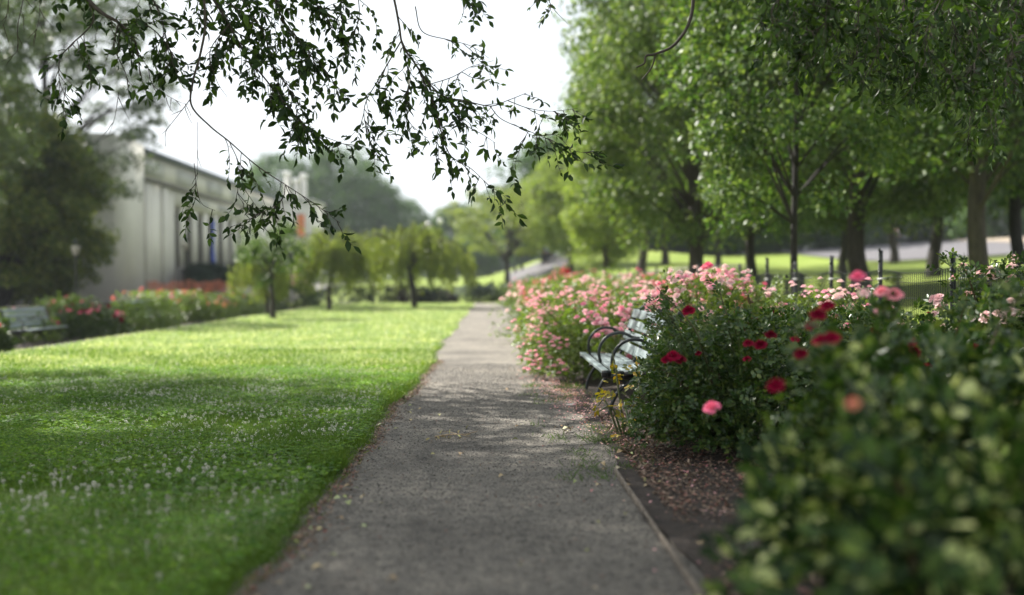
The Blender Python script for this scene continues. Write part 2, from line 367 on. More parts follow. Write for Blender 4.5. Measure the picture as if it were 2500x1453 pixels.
def weeping_meshes(seed, H, tr, R_, n_arch, per, leaf, leaf_m, bark_m, trunk_h, lean=.3):
    r = np.random.default_rng(seed); tb, lb = MB(), MB()
    tl = smooth_line([(0, 0, -.2), (0, 0, .1), (lean * .3, .05, trunk_h * .6), (lean, 0, trunk_h)], 6)
    tb.tube(tl, np.linspace(tr, tr * .75, len(tl)), 10)
    top = tl[-1]
    P, D = [], []
    for a in range(n_arch):
        ph = a / n_arch * 2 * np.pi * 3.3 + r.normal() * .3; rr = R_ * r.uniform(.35, 1.05); hh = (H - trunk_h) * r.uniform(.55, 1.0)
        e = np.array([math.cos(ph), math.sin(ph), 0])
        arch = smooth_line([top, top + e * rr * .35 + (0, 0, hh * .8), top + e * rr * .7 + (0, 0, hh), top + e * rr + (0, 0, hh * .72), top + e * rr * 1.12 + (0, 0, hh * .3)], 5)
        tb.tube(arch, np.linspace(tr * .4, .008, len(arch)), 5, cap=False)
        for j in range(5, len(arch)):
            for s in range(3):
                p = arch[j] + r.normal(size=3) * .12; ln = r.uniform(.3, 1.0) * (p[2] - .55) * (.3 + .7 * j / len(arch))
                q = max(3, int(per * ln)); zz = np.sort(r.uniform(0, ln, q))
                drift = e * .12 * r.uniform()
                pts = p + np.stack([drift[0] * zz, drift[1] * zz, -zz], 1) + r.normal(size=(q, 3)) * .05
                P.append(pts); D.append(np.array([0, 0, -1.0]) + r.normal(size=(q, 3)) * .45)
    P = np.concatenate(P); D = np.concatenate(D)
    N = unit(r.normal(size=P.shape) + np.array([0, 0, .5])); L = leaf * r.uniform(.7, 1.3, len(P))
    add_leaves(lb, P, D, N, L, L * .42)
    return tb.mesh('trunk', bark_m, True), lb.mesh('crown', leaf_m)

def bush_meshes(seed, R_, H, n_clu, leaf, leaf_m, stem_m, n_stem=26, flat=1.0, kind_='round', shoots=8, core=.25, squash=(1, 1), foot=.12, exm=4, shoot_h=1.12):
    """rose bush: arching stems, compound leaves of five leaflets through the outer part of an uneven dome"""
    r = np.random.default_rng(seed); f = lobed(r, 9, .5); sb, lb = MB(), MB()
    def dome(n, lo):
        u = rdir(n, r); u[:, 2] = np.abs(u[:, 2]) * 1.0 - .12; u = unit(u)
        rad = r.uniform(lo ** 2, 1, n) ** .5 * f(u)
        return np.stack([u[:, 0] * R_ * squash[0] * rad, u[:, 1] * R_ * squash[1] * rad, foot * H + (1 - foot) * H * .99 * np.minimum(np.clip(u[:, 2] * rad * 1.08, -.05, 2), 1.0 + .05 * r.normal(size=n))], 1), u
    tips, _ = dome(n_stem + shoots, .75)
    tips[n_stem:, 2] = H * r.uniform(.85, shoot_h, shoots)
    lines = []
    for i, tp in enumerate(tips):
        b = np.array([tp[0] * .22, tp[1] * .22, -.05]) + r.normal(size=3) * np.array([.05, .05, 0])
        mid = b * .45 + tp * .55 + np.array([0, 0, .22 * H]) + r.normal(size=3) * .05 * H
        l = smooth_line([b, mid, tp], 5); lines.append(l); sb.tube(l, np.linspace(.011, .004, len(l)), 5, cap=False)
    P, u = dome(n_clu, core)
    ex = np.concatenate([l[5:] + r.normal(size=l[5:].shape) * .05 for l in lines for _ in range(max(exm, 1))]); P = np.concatenate([P, ex]) if exm else P
    outw = unit(P - np.array([0, 0, H * .2]))
    D = unit(outw * .7 + r.normal(size=P.shape) * .7); N = unit(np.array([0, 0, .9]) + outw * .4 + r.normal(size=P.shape) * .5)
    N = unit(N - (N * D).sum(1, keepdims=True) * D); S = np.cross(N, D)
    L = leaf * r.uniform(.6, 1.2, len(P))[:, None]
    for a, s, k in ((1.15, 0, 1.05), (.75, .35, 1), (.75, -.35, 1), (.2, .35, .8), (.2, -.35, .8)):
        c = P + L * (a * D + s * np.sign(s) * 0 * S + (.12 * np.sign(s)) * S)
        d = unit(D + S * (1.3 * np.sign(s)))
        add_leaves(lb, c, d, N + r.normal(size=N.shape) * .2, L[:, 0] * k, L[:, 0] * k * .66, kind_)
    def spots(n, lo=.92, zmin=.25, cluster=1, spread=.06):
        out = []
        while len(out) < n:
            p, uu = dome(1, lo)
            if p[0, 2] < zmin * H: continue
            kk = r.integers(1, cluster + 1)
            for _ in range(kk):
                out.append((p[0] * 1.03 + r.normal(size=3) * spread * (kk > 1), uu[0]))
        return out[:n]
    tipd = [(tp, unit(tp - np.array([0, 0, H * .2]))) for tp in tips[n_stem:]]
    return sb.mesh('stems', stem_m), lb.mesh('foliage', leaf_m), spots, tipd

def rose_mesh(name, mat, d=.06, seed=0, rings=4):
    r = np.random.default_rng(seed); mb = MB()
    for k in range(rings):
        op = 1 - k / rings
        for j in range(5):
            a0 = (j + .5 * k) / 5 * 2 * np.pi + r.normal() * .12
            ts = np.array([0, .4, .75, 1.0]); ss = np.array([-1, -.4, .4, 1.0])
            rad = d * .5 * (.1 + (.9 * op + .12) * ts ** (.9))
            zz = d * (.05 + .42 * ts * (1 - .55 * op) + .12 * (1 - op)) - d * .12 * op * (ts == 1)
            V = []
            for t, rd, z in zip(ts, rad, zz):
                for s in ss:
                    w = (.35 + .55 * math.sin(min(t + .15, 1) * 2.4)) * (.8 if k else 1)
                    a = a0 + s * w * .75
                    V.append((rd * math.cos(a) * (1 - .06 * s * s), rd * math.sin(a) * (1 - .06 * s * s), z + d * .05 * s * s + r.normal() * d * .012))
            q = [(i * 4 + j2, i * 4 + j2 + 1, i * 4 + j2 + 5, i * 4 + j2 + 4) for i in range(3) for j2 in range(3)]
            mb.add(V, [q])
    return mb.mesh(name, mat, True)
ROSE = {k: [rose_mesh('blossom', M[k], d, s, rg) for s in range(3)] for k, d, rg in (('pink', .055, 3), ('palepink', .06, 4), ('hotpink', .075, 4), ('red', .078, 5), ('orange', .08, 4))}
def put_rose(parent, me, p, u, s=1.0):
    u = Vector(u); u.z = abs(u.z) + .5; q = u.normalized().to_track_quat('Z', 'Y')
    o = link('blossom', me, parent, Vector(p), None, s)
    o.rotation_euler = (q @ Euler((0, 0, random.uniform(0, 6.28))).to_quaternion()).to_euler()
    return o
random.seed(5)
# ================================================================== THE SETTING
def sheet(name, xs, ys, zoff, mat, jitter=0, edge=None):
    X, Y = np.meshgrid(xs, ys)
    if edge: X, Y = edge(X, Y)
    Z = zfun(X, Y) + zoff
    if jitter: Z = Z + jitter * (np.sin(X * 1.9 + 1.3 * np.sin(Y * .8)) * np.sin(Y * 1.37 + X) + .6 * np.sin(Y * 3.1 + 2 * X) * np.sin(X * 4.3))
    mb = MB(); n = len(xs); i = (np.arange(len(ys) - 1)[:, None] * n + np.arange(n - 1)[None]).ravel()
    mb.add(np.stack([X, Y, Z], -1).reshape(-1, 3), [np.stack([i, i + 1, i + n + 1, i + n], 1)])
    return kind(mb.build(name, mat, smooth=True), 'structure')
def wig(v, s, a): return a * (np.sin(v * 1.7 + s) + .6 * np.sin(v * 4.1 + 2 * s) + .4 * np.sin(v * 9.7 + 3 * s))
xs = np.unique(np.concatenate([np.linspace(-400, -60, 18), np.arange(-60, 61, 1.0), np.linspace(60, 500, 22)]))
ys = np.unique(np.concatenate([np.linspace(-40, -8, 9), np.arange(-8, 110, 1.0), np.linspace(110, 900, 50)]))
sheet('ground', xs, ys, -.06, M['slope'])
LX0, LX1 = -8.45, -1.02
def lawn_edge(Y): return LX1 + wig(Y, .3, .03) + .05 * np.sin(Y * .55) - .07 * np.clip(6 - Y, 0, 3)
def f_edge(X, Y):
    X = X.copy(); X[:, -1] = lawn_edge(Y[:, -1]); X[:, -2] = X[:, -1] - .03; return X, Y
lx = np.append(np.linspace(LX0, LX1 - .2, 26), [LX1 - .03, LX1])
lawn = sheet('lawn', lx, np.arange(0.5, 53.01, .12),   .018, M['lawn'], .006, f_edge)
sheet('gravel_path', np.linspace(-1.3, 1.45, 34), np.arange(-3, 54.01, .11), .006, M['path'], .009)
sheet('side_path', np.linspace(-11.0, -8.3, 14), np.arange(8, 60, 1.0), .004, M['path'])
sheet('cross_path', np.linspace(-30, 14, 45), np.linspace(52.9, 55.6, 4), .0, M['path'])
def bed_edge(X, Y):
    X = X.copy(); X[:, 0] = .86 + wig(Y[:, 0], 1.1, .035); return X, Y
sheet('flower_bed', np.linspace(.86, 4.62, 34), np.arange(0.5, 50, .16), .022, M['soil'], .012, bed_edge)
sheet('side_flower_bed', np.linspace(-16.6, -10.9, 14), np.arange(14, 62, .5), .02, M['soil'], .012)
sheet('paved_plaza', np.linspace(24, 85, 44), np.linspace(47, 118, 50), .03, M['plaza'], 0, lambda X, Y: (X, Y + .9 * (85 - X) * .25 * (1 - (Y - 44) / 74)))
sheet('tan_paving', np.linspace(40, 85, 30), np.linspace(66, 118, 40), .06, M['tan_stone'], 0, None)
sheet('park_road', np.linspace(.8, 5.5, 8), np.linspace(72, 92, 14), .03, M['plaza'], 0, lambda X, Y: (X + .02 * (Y - 70), Y))
sheet('slate_forecourt', np.linspace(-40, -13.4, 12), np.linspace(20, 120, 50), .005, M['concrete'])

# grass, clover, gravel: nobody could count them
def scatter(n, y0, y1, left=True, pw=1.0):
    Y = y0 + (y1 - y0) * rng.uniform(size=n) ** pw
    xl = np.maximum(LX0 + .05, -.515 * Y - .5); xr = lawn_edge(Y) + rng.normal(size=n) * .025
    X = xl + (xr - xl) * rng.uniform(size=n); return X, Y
def patch(X, Y, s, ph): return np.sin(X * s + ph + 1.7 * np.sin(Y * s * .6)) * np.sin(Y * s * .9 - ph + 1.3 * np.sin(X * s * .7))
def blades(mb, X, Y, h, w, z=.03, lean=.5, kind_='blade'):
    n = len(X); D = unit(np.stack([rng.normal(size=n) * lean, rng.normal(size=n) * lean, np.ones(n)], 1))
    N = unit(rng.normal(size=(n, 3)) * np.array([1, 1, .1]))
    add_leaves(mb, np.stack([X, Y, np.full(n, z)], 1), D, N, h * rng.uniform(.5, 1.3, n), w * rng.uniform(.7, 1.3, n), kind_)
def area_n(y0, y1, dens):
    yy = np.linspace(y0, y1, 200); return int(np.trapz(np.minimum(7.4, .515 * yy - .5), yy) * dens)
mb = MB()
for y0, y1, dn in ((3.2, 6, 1500), (6, 10, 1900), (10, 14, 1300)):
    X, Y = scatter(area_n(y0, y1, dn), y0, y1)
    k = (patch(X, Y, 1.3, 1.0) + rng.normal(size=len(X)) * .35) > -.45; X, Y = X[k], Y[k]; n = len(X)
    hz = .045 + .03 * rng.uniform(size=n) + .02 * patch(X, Y, 3.1, 2.); c = np.stack([X, Y, .03 + hz], 1)
    a0 = rng.uniform(0, 6.28, n); tilt = rng.normal(size=(n, 2)) * .3; Nn = unit(np.stack([tilt[:, 0], tilt[:, 1], np.ones(n)], 1))
    L = rng.uniform(.013, .024, n)
    for q in range(3):
        a = a0 + q * 2.094; D = np.stack([np.cos(a), np.sin(a), .15 * np.ones(n)], 1)
        add_leaves(mb, c, D, Nn, L, L * .95, 'quad')
kind(mb.build('clover', M['clover']), 'stuff')
mb = MB()
for y0, y1, dn, h, w in ((3.2, 6, 1400, .075, .004), (6, 10, 2100, .075, .0035), (10, 14, 1700, .075, .0045), (14, 18, 900, .075, .006)):
    X, Y = scatter(area_n(y0, y1, dn), y0, y1)
    k = (patch(X, Y, 1.3, 1.0) + rng.normal(size=len(X)) * .5) < .4; blades(mb, X[k], Y[k], h, w)
n = 8000; Y = 3 + 17 * rng.uniform(size=n) ** 1.4; X = lawn_edge(Y) + rng.normal(size=n) * .05 - .02; blades(mb, X, Y, .06, .004, .012, 1.0)
for cx, cy_, nn, rr in ((-1.35, 7.35, 2600, .33), (-1.15, 6.75, 1500, .2), (-1.6, 7.7, 1300, .3)):      # fine tufts beside the path
    a = rng.uniform(0, 6.28, nn); q = rr * rng.uniform(size=nn) ** .5; blades(mb, cx + q * np.cos(a) * .8, cy_ + q * np.sin(a) * 1.3, .12, .0028, .03, .6)
kind(mb.build('grass', M['blade']), 'stuff')
mb = MB()
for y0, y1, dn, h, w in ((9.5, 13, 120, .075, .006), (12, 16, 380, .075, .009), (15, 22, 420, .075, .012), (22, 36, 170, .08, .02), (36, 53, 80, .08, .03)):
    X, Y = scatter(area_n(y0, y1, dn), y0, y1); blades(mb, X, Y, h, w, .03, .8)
kind(mb.build('far_grass', M['blade_sunlit']), 'stuff')
# weeds on the right edge of the path
mb = MB()
for i in range(60):
    cx = rng.choice([.55, .75, .9]) + rng.normal() * .12; cy_ = rng.choice([6.7, 7.3, 8.0, 8.6, 10.5, 11.2, 11.8]) + rng.normal() * .3
    n = rng.integers(8, 40); blades(mb, cx + rng.normal(size=n) * .05, cy_ + rng.normal(size=n) * .07, rng.uniform(.04, .1), .004, .01, .9)
kind(mb.build('weeds', M['weed']), 'stuff')
mb = MB(); octa = np.array([(1, 0, 0), (-1, 0, 0), (0, 1, 0), (0, -1, 0), (0, 0, 1), (0, 0, -1)], float)
of = np.array([(0, 2, 4), (2, 1, 4), (1, 3, 4), (3, 0, 4), (2, 0, 5), (1, 2, 5), (3, 1, 5), (0, 3, 5)])
n = 52000; Y = 3.4 + 12 * rng.uniform(size=n) ** 1.15; X = rng.uniform(-1.08, 1.25, n)
V = octa[None] * (rng.uniform(.002, .0058, n) * rng.choice([1, 1, 1, 1.7], n))[:, None, None] * rng.uniform(.6, 1.3, (n, 6, 1)) * np.array([1, 1, .6])
jz = .009 * (np.sin(X * 1.9 + 1.3 * np.sin(Y * .8)) * np.sin(Y * 1.37 + X) + .6 * np.sin(Y * 3.1 + 2 * X) * np.sin(X * 4.3))
V = V + np.stack([X, Y, .008 + jz], 1)[:, None]
mb.add(V, [(of[None] + np.arange(n)[:, None, None] * 6).reshape(-1, 3)]); kind(mb.build('gravel', M['stone_pebble']), 'stuff')
# fallen petals below the pink roses
mb = MB(); n = 1500; Y = rng.normal(11.3, 1.7, n); X = .8 + rng.normal(size=n) * .16 - .06 * (Y - 11.3)
n2 = 350; Y = np.append(Y, rng.uniform(4, 8, n2)); X = np.append(X, rng.normal(1.35, .25, n2)); n += n2
add_leaves(mb, np.stack([X, Y, .028 + .004 * rng.uniform(size=n)], 1), rdir(n) * np.array([1, 1, .2]), np.array([0, 0, 1]) + .4 * rdir(n), rng.uniform(.014, .03, n), rng.uniform(.012, .024, n), 'quad')
kind(mb.build('rose_petals', leafmat('fallen_petal', [(.7, .3, .36), (.8, .5, .5), (.6, .2, .25), (.6, .4, .3)], .6, .2)), 'stuff')

# mulch on the bed: bark chips and old leaves
mb = MB(); n = 11000; Y = rng.uniform(3.3, 9.5, n); X = .97 + rng.uniform(size=n) ** 1.3 * 1.6
add_leaves(mb, np.stack([X, Y, zfun(X, Y) + .03], 1), rdir(n) * np.array([1, 1, .3]), np.array([0, 0, 1]) + .5 * rdir(n), rng.uniform(.012, .045, n), rng.uniform(.008, .02, n), 'leaf')
n = 700; Y = rng.uniform(3.6, 13, n); X = rng.uniform(-1.0, .85, n)
add_leaves(mb, np.stack([X, Y, np.full(n, .022)], 1), rdir(n) * np.array([1, 1, .3]), np.array([0, 0, 1]) + .5 * rdir(n), rng.uniform(.006, .026, n), rng.uniform(.005, .014, n), 'leaf')
n = 2600; Y = rng.uniform(3.3, 16, n); X = lawn_edge(Y) + .05 + np.abs(rng.normal(size=n)) * .06
add_leaves(mb, np.stack([X, Y, np.full(n, .02)], 1), rdir(n) * np.array([1, 1, .3]), np.array([0, 0, 1]) + .5 * rdir(n), rng.uniform(.01, .04, n), rng.uniform(.008, .02, n), 'leaf')
kind(mb.build('leaf_mulch', leafmat('mulch', [(.08, .05, .035), (.15, .1, .07), (.3, .22, .16), (.2, .06, .05)], .8, .05)), 'stuff')

# clover heads
def clover_head(seed):
    r = np.random.default_rng(seed); mb = MB(); a = .0105
    mb.tube([(0, 0, 0), (.002, 0, .04), (.001, .001, .075)], [.0012] * 3, 4)
    u = rdir(46, r); u[:, 2] = np.abs(u[:, 2] + .3) * np.sign(u[:, 2] + .5)
    u = unit(u); C = u * a * .45 + np.array([0, 0, .082]); add_leaves(mb, C, u, rdir(46, r), np.full(46, a * .85), np.full(46, a * .55), 'quad')
    return mb.mesh('clover_flower', M['clwhite'])
CH = [clover_head(s) for s in range(3)]
n = 5200; Y = 4.0 + 10 * rng.beta(2.4, 1.4, n); xl = np.maximum(LX0, -.515 * Y - .3)
X = xl + (-1.15 - xl) * rng.beta(1.5, 1.1, n)
k = (patch(X, Y, .8, 2.2) + .6 * patch(X, Y, 2.3, .3) + rng.normal(size=n) * .4 > -.35); X, Y = X[k], Y[k]; o_ = np.argsort(Y + .25 * rng.normal(size=len(Y))); X, Y = X[o_], Y[o_]
for i in range(300):
    o = link('clover_flower', CH[i % 3], None, (X[i], Y[i], .0), (rng.normal() * .15, rng.normal() * .15, rng.uniform(0, 6.3)), float(rng.uniform(.85, 1.2)))
    tag(o, 'small round white clover flower head standing in the shaded front part of the lawn', 'clover flower', 'white clover flowers dotting the near lawn')
mb = MB(); r2 = np.random.default_rng(2)
Xs, Ys = X[300:], Y[300:]; n3 = 1400; Yf = rng.uniform(12, 40, n3); xl = np.maximum(LX0, -.515 * Yf); Xf = xl + (-1.1 - xl) * rng.uniform(size=n3)
Xs, Ys = np.append(Xs, Xf), np.append(Ys, Yf); n = len(Xs); m = 9
C = np.repeat(np.stack([Xs, Ys, np.full(n, .085)], 1), m, 0); u = rdir(n * m, r2)
add_leaves(mb, C + u * .004, u, rdir(n * m, r2), np.full(n * m, .011), np.full(n * m, .009), 'quad')
kind(mb.build('far_clover_flowers', M['clwhite']), 'stuff')

# edging board, litter, twig
mb = MB(); P = smooth_line([(.85, 3.2, .012), (.835, 4.2, .016), (.825, 5.4, .02), (.815, 6.65, .018)], 8)
for a, b in zip(P[:-1], P[1:]):
    d = (b - a) / 2; sd_ = unit(np.cross(d, (0, 0, 1))); mb.obox((a + b) / 2, d * 1.0, sd_ * .006, np.array([0, 0, .026]))
tag(mb.build('edging_strip', M['grey_wood']), 'thin weathered wooden edging strip between gravel path and bare soil of the rose bed', 'edging')
def dead_leaf(seed):
    r = np.random.default_rng(seed); mb = MB()
    mb2 = []; T, g = tmpl('leaf'); T = T.copy(); T[:, 2] += .25 * (T[:, 1] ** 2) * r.uniform(.5, 2) + .12 * np.sin(T[:, 0] * 3) ; T[:, 0] -= .5
    L = .06; mb.add(T * np.array([L, L * r.uniform(.5, .85), L]) + (0, 0, .006), g); mb.tube([(-L * .5, 0, .006), (-L * .75, .003, .004)], [.001, .001], 4)
    return mb.mesh('fallen_leaf', M['litter'])
DL = [dead_leaf(s) for s in range(4)]
for i in range(110):
    y = 3.9 + 8 * rng.uniform() ** 1.1; side = rng.uniform()
    x = -1.0 + abs(rng.normal()) * .12 if side < .4 else (.85 + rng.normal() * .2 if side < .75 else rng.uniform(-.9, .8))
    o = link('fallen_leaf', DL[i % 4], None, (x, y, .018 + .01 * (x > .95)), (rng.normal() * .2, rng.normal() * .2, rng.uniform(0, 6.3)), float(rng.uniform(.35, .95)))
    tag(o, ('dry fallen leaf lying at the lawn edge of the gravel path' if side < .4 else 'dry fallen leaf lying by the rose bed edge of the gravel path' if side < .75 else 'small fallen leaf lying out on the bare gravel of the path'), 'fallen leaf', 'fallen leaves scattered over the path')
for lab, px, py, sc_ in (('big curled tan leaf lying flat on the path in front of the bench leg', 1385, 1057, 1.5), ('pale pointed leaf lying beside the clover lawn edge of the path', 930, 1046, 1.2), ('large tan leaf on the soil under the red rose bush', 1520, 1118, 1.6)):
    Y = 1.3 * FPX / (py - 683); o = link('fallen_leaf', DL[1], None, (atx(px, Y), Y, .02), (0, .1, .4), sc_); tag(o, lab, 'fallen leaf', 'fallen leaves scattered over the path')
for px, py, lab in ((1395, 993, 'small white paper scrap lying on the path left of the bench leg'), (1433, 1022, 'tiny white scrap lying on the gravel just in front of the bench foot')):
    Y = 1.3 * FPX / (py - 683); mb = MB(); mb.obox((0, 0, .004), (.045, .01, .002), (-.006, .022, .001), (0, 0, .002))
    o = mb.build('paper_scrap', M['white']); o.location = (atx(px, Y), Y, .018); tag(o, lab, 'litter')
t = thing('fallen_twig', 'small forked dry twig lying across the middle of the gravel path', 'twig', (atx(1110, 8.1), 8.1, .03))
mb = MB(); mb.tube(smooth_line([(-.16, -.04, 0), (-.03, .0, .012), (.08, .05, .006), (.18, .1, .02)], 4), np.linspace(.007, .003, 13), 6)
mb.tube(smooth_line([(-.05, .0, .01), (.04, -.06, .02), (.13, -.1, .006)], 4), np.linspace(.004, .002, 9), 5)
mb.tube(smooth_line([(.02, .02, .01), (-.06, .12, .015), (-.15, .16, .0)], 4), np.linspace(.004, .002, 9), 5); mb.build('stick', plain('dry_twig', (.38, .29, .18), (.2, .14, .09), 30), t, True)
mb = MB(); n = 14; add_leaves(mb, rng.normal(size=(n, 3)) * np.array([.13, .08, .004]) + (0, .03, .01), rdir(n), np.array([0, 0, 1]) + .5 * rdir(n), np.full(n, .05), np.full(n, .02), 'leaf'); mb.build('dry_leaves', leafmat('dry_twig_leaf', [(.4, .32, .16), (.28, .22, .1), (.35, .36, .12)], .7, .1), t)

# ================================================================== BENCHES
def make_bench(label, loc, rz=0):
    t = thing('park_bench', label, 'bench', loc, rz, 'hoop armed slatted benches around the rose garden')
    Lb = 2.45
    su = [.035, .16, .25, .34, .43]; sz = [.415, .408, .402, .4, .405]
    for u, z in zip(su, sz):
        mb = MB(); mb.box(u - .037, u + .037, 0, Lb, z - .016, z + .016); mb.build('seat_slat', M['slat'], t, bevel=.005)
    a = np.array([.49, .47]); b = np.array([.69, .945]); d = unit(b - a); nn = np.array([d[1], -d[0]])
    for k in range(4):
        c = a + d * (.05 + k * .133); mb = MB()
        mb.obox((c[0] - nn[0] * .03, Lb / 2, c[1] - nn[1] * .03), (d[0] * .052, 0, d[1] * .052), (0, Lb / 2, 0), (nn[0] * .014, 0, nn[1] * .014)); mb.build('back_slat', M['slat'], t, bevel=.005)
    for y in (.05, Lb / 2, Lb - .05):
        mb = MB(); fl = lambda pts, r=.017: mb.tube(smooth_line([(p[0], y, p[1]) for p in pts], 5), r, 8)
        fl([(0, .385), (.1, .37), (.25, .36), (.4, .37), (.49, .45), (.56, .64), (.64, .83), (.69, .95)], .02)
        s_ = [(.69 + .05 * (1 - q / 16) * math.sin(q * .55) + .03, .95 + .045 * (1 - q / 20) * math.cos(q * .55) - .02) for q in range(14)]
        mb.tube([(p[0], y, p[1]) for p in s_], np.linspace(.02, .015, len(s_)), 8)
        for c in (0.0, .115, .215, .305, .395): mb.box(c - .004 if c else -.004, c + .08, y - .028, y + .028, .375, .393)
        if y != Lb / 2:
            for u, z in zip(su, sz): mb.box(u - .041, u + .041, (-.012 if y < 1 else Lb - .045), (.045 if y < 1 else Lb + .012), z - .02, z + .0195)
            for k in range(4):
                c = a + d * (.05 + k * .133); mb.obox((c[0] - nn[0] * .03, -.003 + .025 if y < 1 else Lb - .022, c[1] - nn[1] * .03), (d[0] * .056, 0, d[1] * .056), (0, .03, 0), (nn[0] * .018, 0, nn[1] * .018))
        f = mb.build('frame', M['black_iron'], t, True)
        mb = MB(); th = np.linspace(-.62, 1.42, 30) * np.pi          # the big hoop that makes the arm
        th = np.linspace(math.radians(-75), math.radians(-335), 34)
        P = [(.31 + .215 * math.cos(q), y, .51 + .215 * math.sin(q)) for q in th]; P = [p for p in P]
        P = [(.31 + .215 * math.cos(q), y, .51 + .215 * math.sin(q)) for q in np.linspace(math.radians(270), math.radians(52), 30)] + [(.5, y, .668), (.555, y, .672), (.6, y, .70)]
        mb.tube(P, .0165, 8); mb.build('armrest', M['black_iron'], f, True)
        for pts in ([(.36, .365), (.25, .31), (.15, .22), (.09, .1), (.068, -.02)], [(.3, .365), (.42, .31), (.52, .22), (.59, .1), (.612, -.02)]):
            mb = MB(); mb.tube(smooth_line([(p[0], y, p[1]) for p in pts], 6), .019, 8); mb.build('leg', M['black_iron'], f, True)
    return t
b1 = make_bench('dark hoop armed bench with pale slats between pink and crimson rose bushes beside path', (1.03, 9.35, .012))
def more_bench(label, loc, rz):
    c = copy_tree(b1); c.location = loc; c.rotation_euler = (0, 0, rz); c['label'] = label; return c
more_bench('slatted bench at the left edge of the photo, across the lawn', (-11.6, 27.4, zf(-12, 26)), math.pi)
more_bench('slatted bench half hidden by rose bushes across the lawn, before the stone building', (-11.9, 36.6, zf(-12, 36)), math.pi)
more_bench('far dark bench beyond the lawn end, beside the far end of the path', (-2.3, 57.2, zf(-2, 57)), -math.pi / 2)

# ================================================================== ROSE BUSHES
def bush(label, x, y, R_, H, seed, n_clu, leaf, lm, col, n_bl, cluster=4, zmin=.3, squash=(1, 1), lo=.9, n_stem=26, shoots=8, sc=(1.05, 1.5), core=.3, cat='rose bush', group=None, kind_='round', spread=.06, extra=None, foot=.12, fix=(), exm=4, shoot_h=1.12):
    t = thing('rose_bush', label, cat, (x, y, zf(x, y) + .02), 0, group)
    sm, fm, spots, tipd = bush_meshes(seed, R_, H, n_clu, leaf, lm, M['stem'], n_stem, shoots=shoots, core=core, squash=squash, kind_=kind_, foot=foot, exm=exm, shoot_h=shoot_h)
    link('stems', sm, t); link('foliage', fm, t)
    sp = spots(n_bl, lo, zmin, cluster, spread) if n_bl else []
    vis = sorted(sp, key=lambda q: q[0][1] - .6 * q[0][2]); i = 0
    for p, u in vis[:100]:
        c = col[i % len(col)]; put_rose(t, ROSE[c][i % 3], p, u, random.uniform(*sc)); i += 1
    if len(vis) > 100:
        mb = MB()
        for p, u in vis[100:]:
            me = ROSE[col[i % len(col)]][i % 3]; i += 1
            v = np.empty(len(me.vertices) * 3, np.float32); me.vertices.foreach_get('co', v); q = np.empty(len(me.polygons) * 4, np.int32); me.polygons.foreach_get('vertices', q)
            mb.add(v.reshape(-1, 3) * random.uniform(*sc) + p, [q.reshape(-1, 4)])
        kind(mb.build('far_blossoms', M[col[0]], t, True), 'stuff')
    for p, c, s in fix:
        put_rose(t, ROSE[c][i % 3], (p[0] - x, p[1] - y, p[2] - zf(x, y)), (random.uniform(-.5, 0), -.6, .6), s); i += 1
    return t
# crimson bush in focus in front of the bench
fx = [(at(1838, 800, 7.9), 'red', 1.1), (at(1815, 815, 7.85), 'red', 1.0), (at(1862, 812, 7.9), 'red', 1.0), (at(1842, 790, 7.95), 'red', .95), (at(1880, 835, 7.4), 'red', 1.0), (at(1683, 770, 6.6), 'red', 1.15), (at(1645, 882, 6.2), 'red', 1.15), (at(1662, 890, 6.25), 'red', 1.0), (at(1630, 890, 6.2), 'red', .9), (at(1708, 872, 7.), 'red', .6), (at(1742, 1010, 5.1), 'hotpink', 1.15)]
bush('crimson rose bush spreading in front of the near end of the bench', 1.9, 7.4, .92, .95, 21, 4000, .036, M['leaf_rose'], ['red'], 4, 2, .6, n_stem=60, shoots=12, core=.35, fix=fx, sc=(.5, .9), foot=.14, shoot_h=1.25)
fx = [(at(1860, 855, 5.7), 'red', 1.0), (at(1885, 830, 5.8), 'red', .9), (at(1830, 850, 6.0), 'red', .8), (at(1805, 800, 7.), 'red', .5), (at(1945, 840, 6.), 'red', .7)]
bush('crimson rose bush right of the near bench end, thick with small buds', 2.95, 8.1, .95, .85, 22, 3800, .036, M['leaf_rose'], ['red'], 10, 2, .6, n_stem=40, fix=fx, sc=(.4, .8), foot=.15)
# yellowing shoots by the bench legs
bush('straggly rose shoots with yellowing leaves hanging beside the bench legs', 1.2, 8.2, .38, .62, 23, 42, .05, M['leaf_yellow'], ['red'], 0, n_stem=9, core=.5, shoots=2, exm=0)
bush('dark rose bush without flowers pressed against the near end of the bench', 1.82, 8.8, .48, .7, 28, 1900, .034, M['leaf_rose'], ['red'], 0, n_stem=24, core=.4, shoots=8, foot=.15)
# half blurred bush with tall shoots
fx = [(at(2000, 785, 4.6), 'red', 1.0), (at(2025, 762, 4.7), 'red', .9), (at(1985, 810, 4.6), 'red', .8), (at(2035, 845, 4.2), 'red', 1.0), (at(2010, 850, 4.2), 'red', .9), (at(2228, 850, 5.2), 'red', 1.0), (at(2240, 875, 5.2), 'red', 1.0), (at(2100, 690, 4.5), 'hotpink', .9), (at(2190, 735, 4.8), 'hotpink', 1.1), (at(2160, 725, 4.9), 'hotpink', .9), (at(2115, 730, 4.7), 'palepink', .9), (at(1960, 880, 4.4), 'red', .8), (at(1900, 960, 3.9), 'red', .9), (at(2150, 775, 5.4), 'palepink', 1.)]
bush('tall blurred rose bush with crimson and faded pink blooms, right of the bench bushes', 2.05, 4.75, .72, .92, 24, 1300, .047, M['leaf_rose'], ['red'], 0, n_stem=22, shoots=6, fix=fx, shoot_h=1.3)
bush('rose bush with bare tall shoots and small leaves standing out against the wire fence', 2.75, 6.2, .6, .8, 30, 900, .042, M['leaf_rose'], ['red', 'palepink'], 7, 2, .7, n_stem=16, shoots=6, shoot_h=1.6)
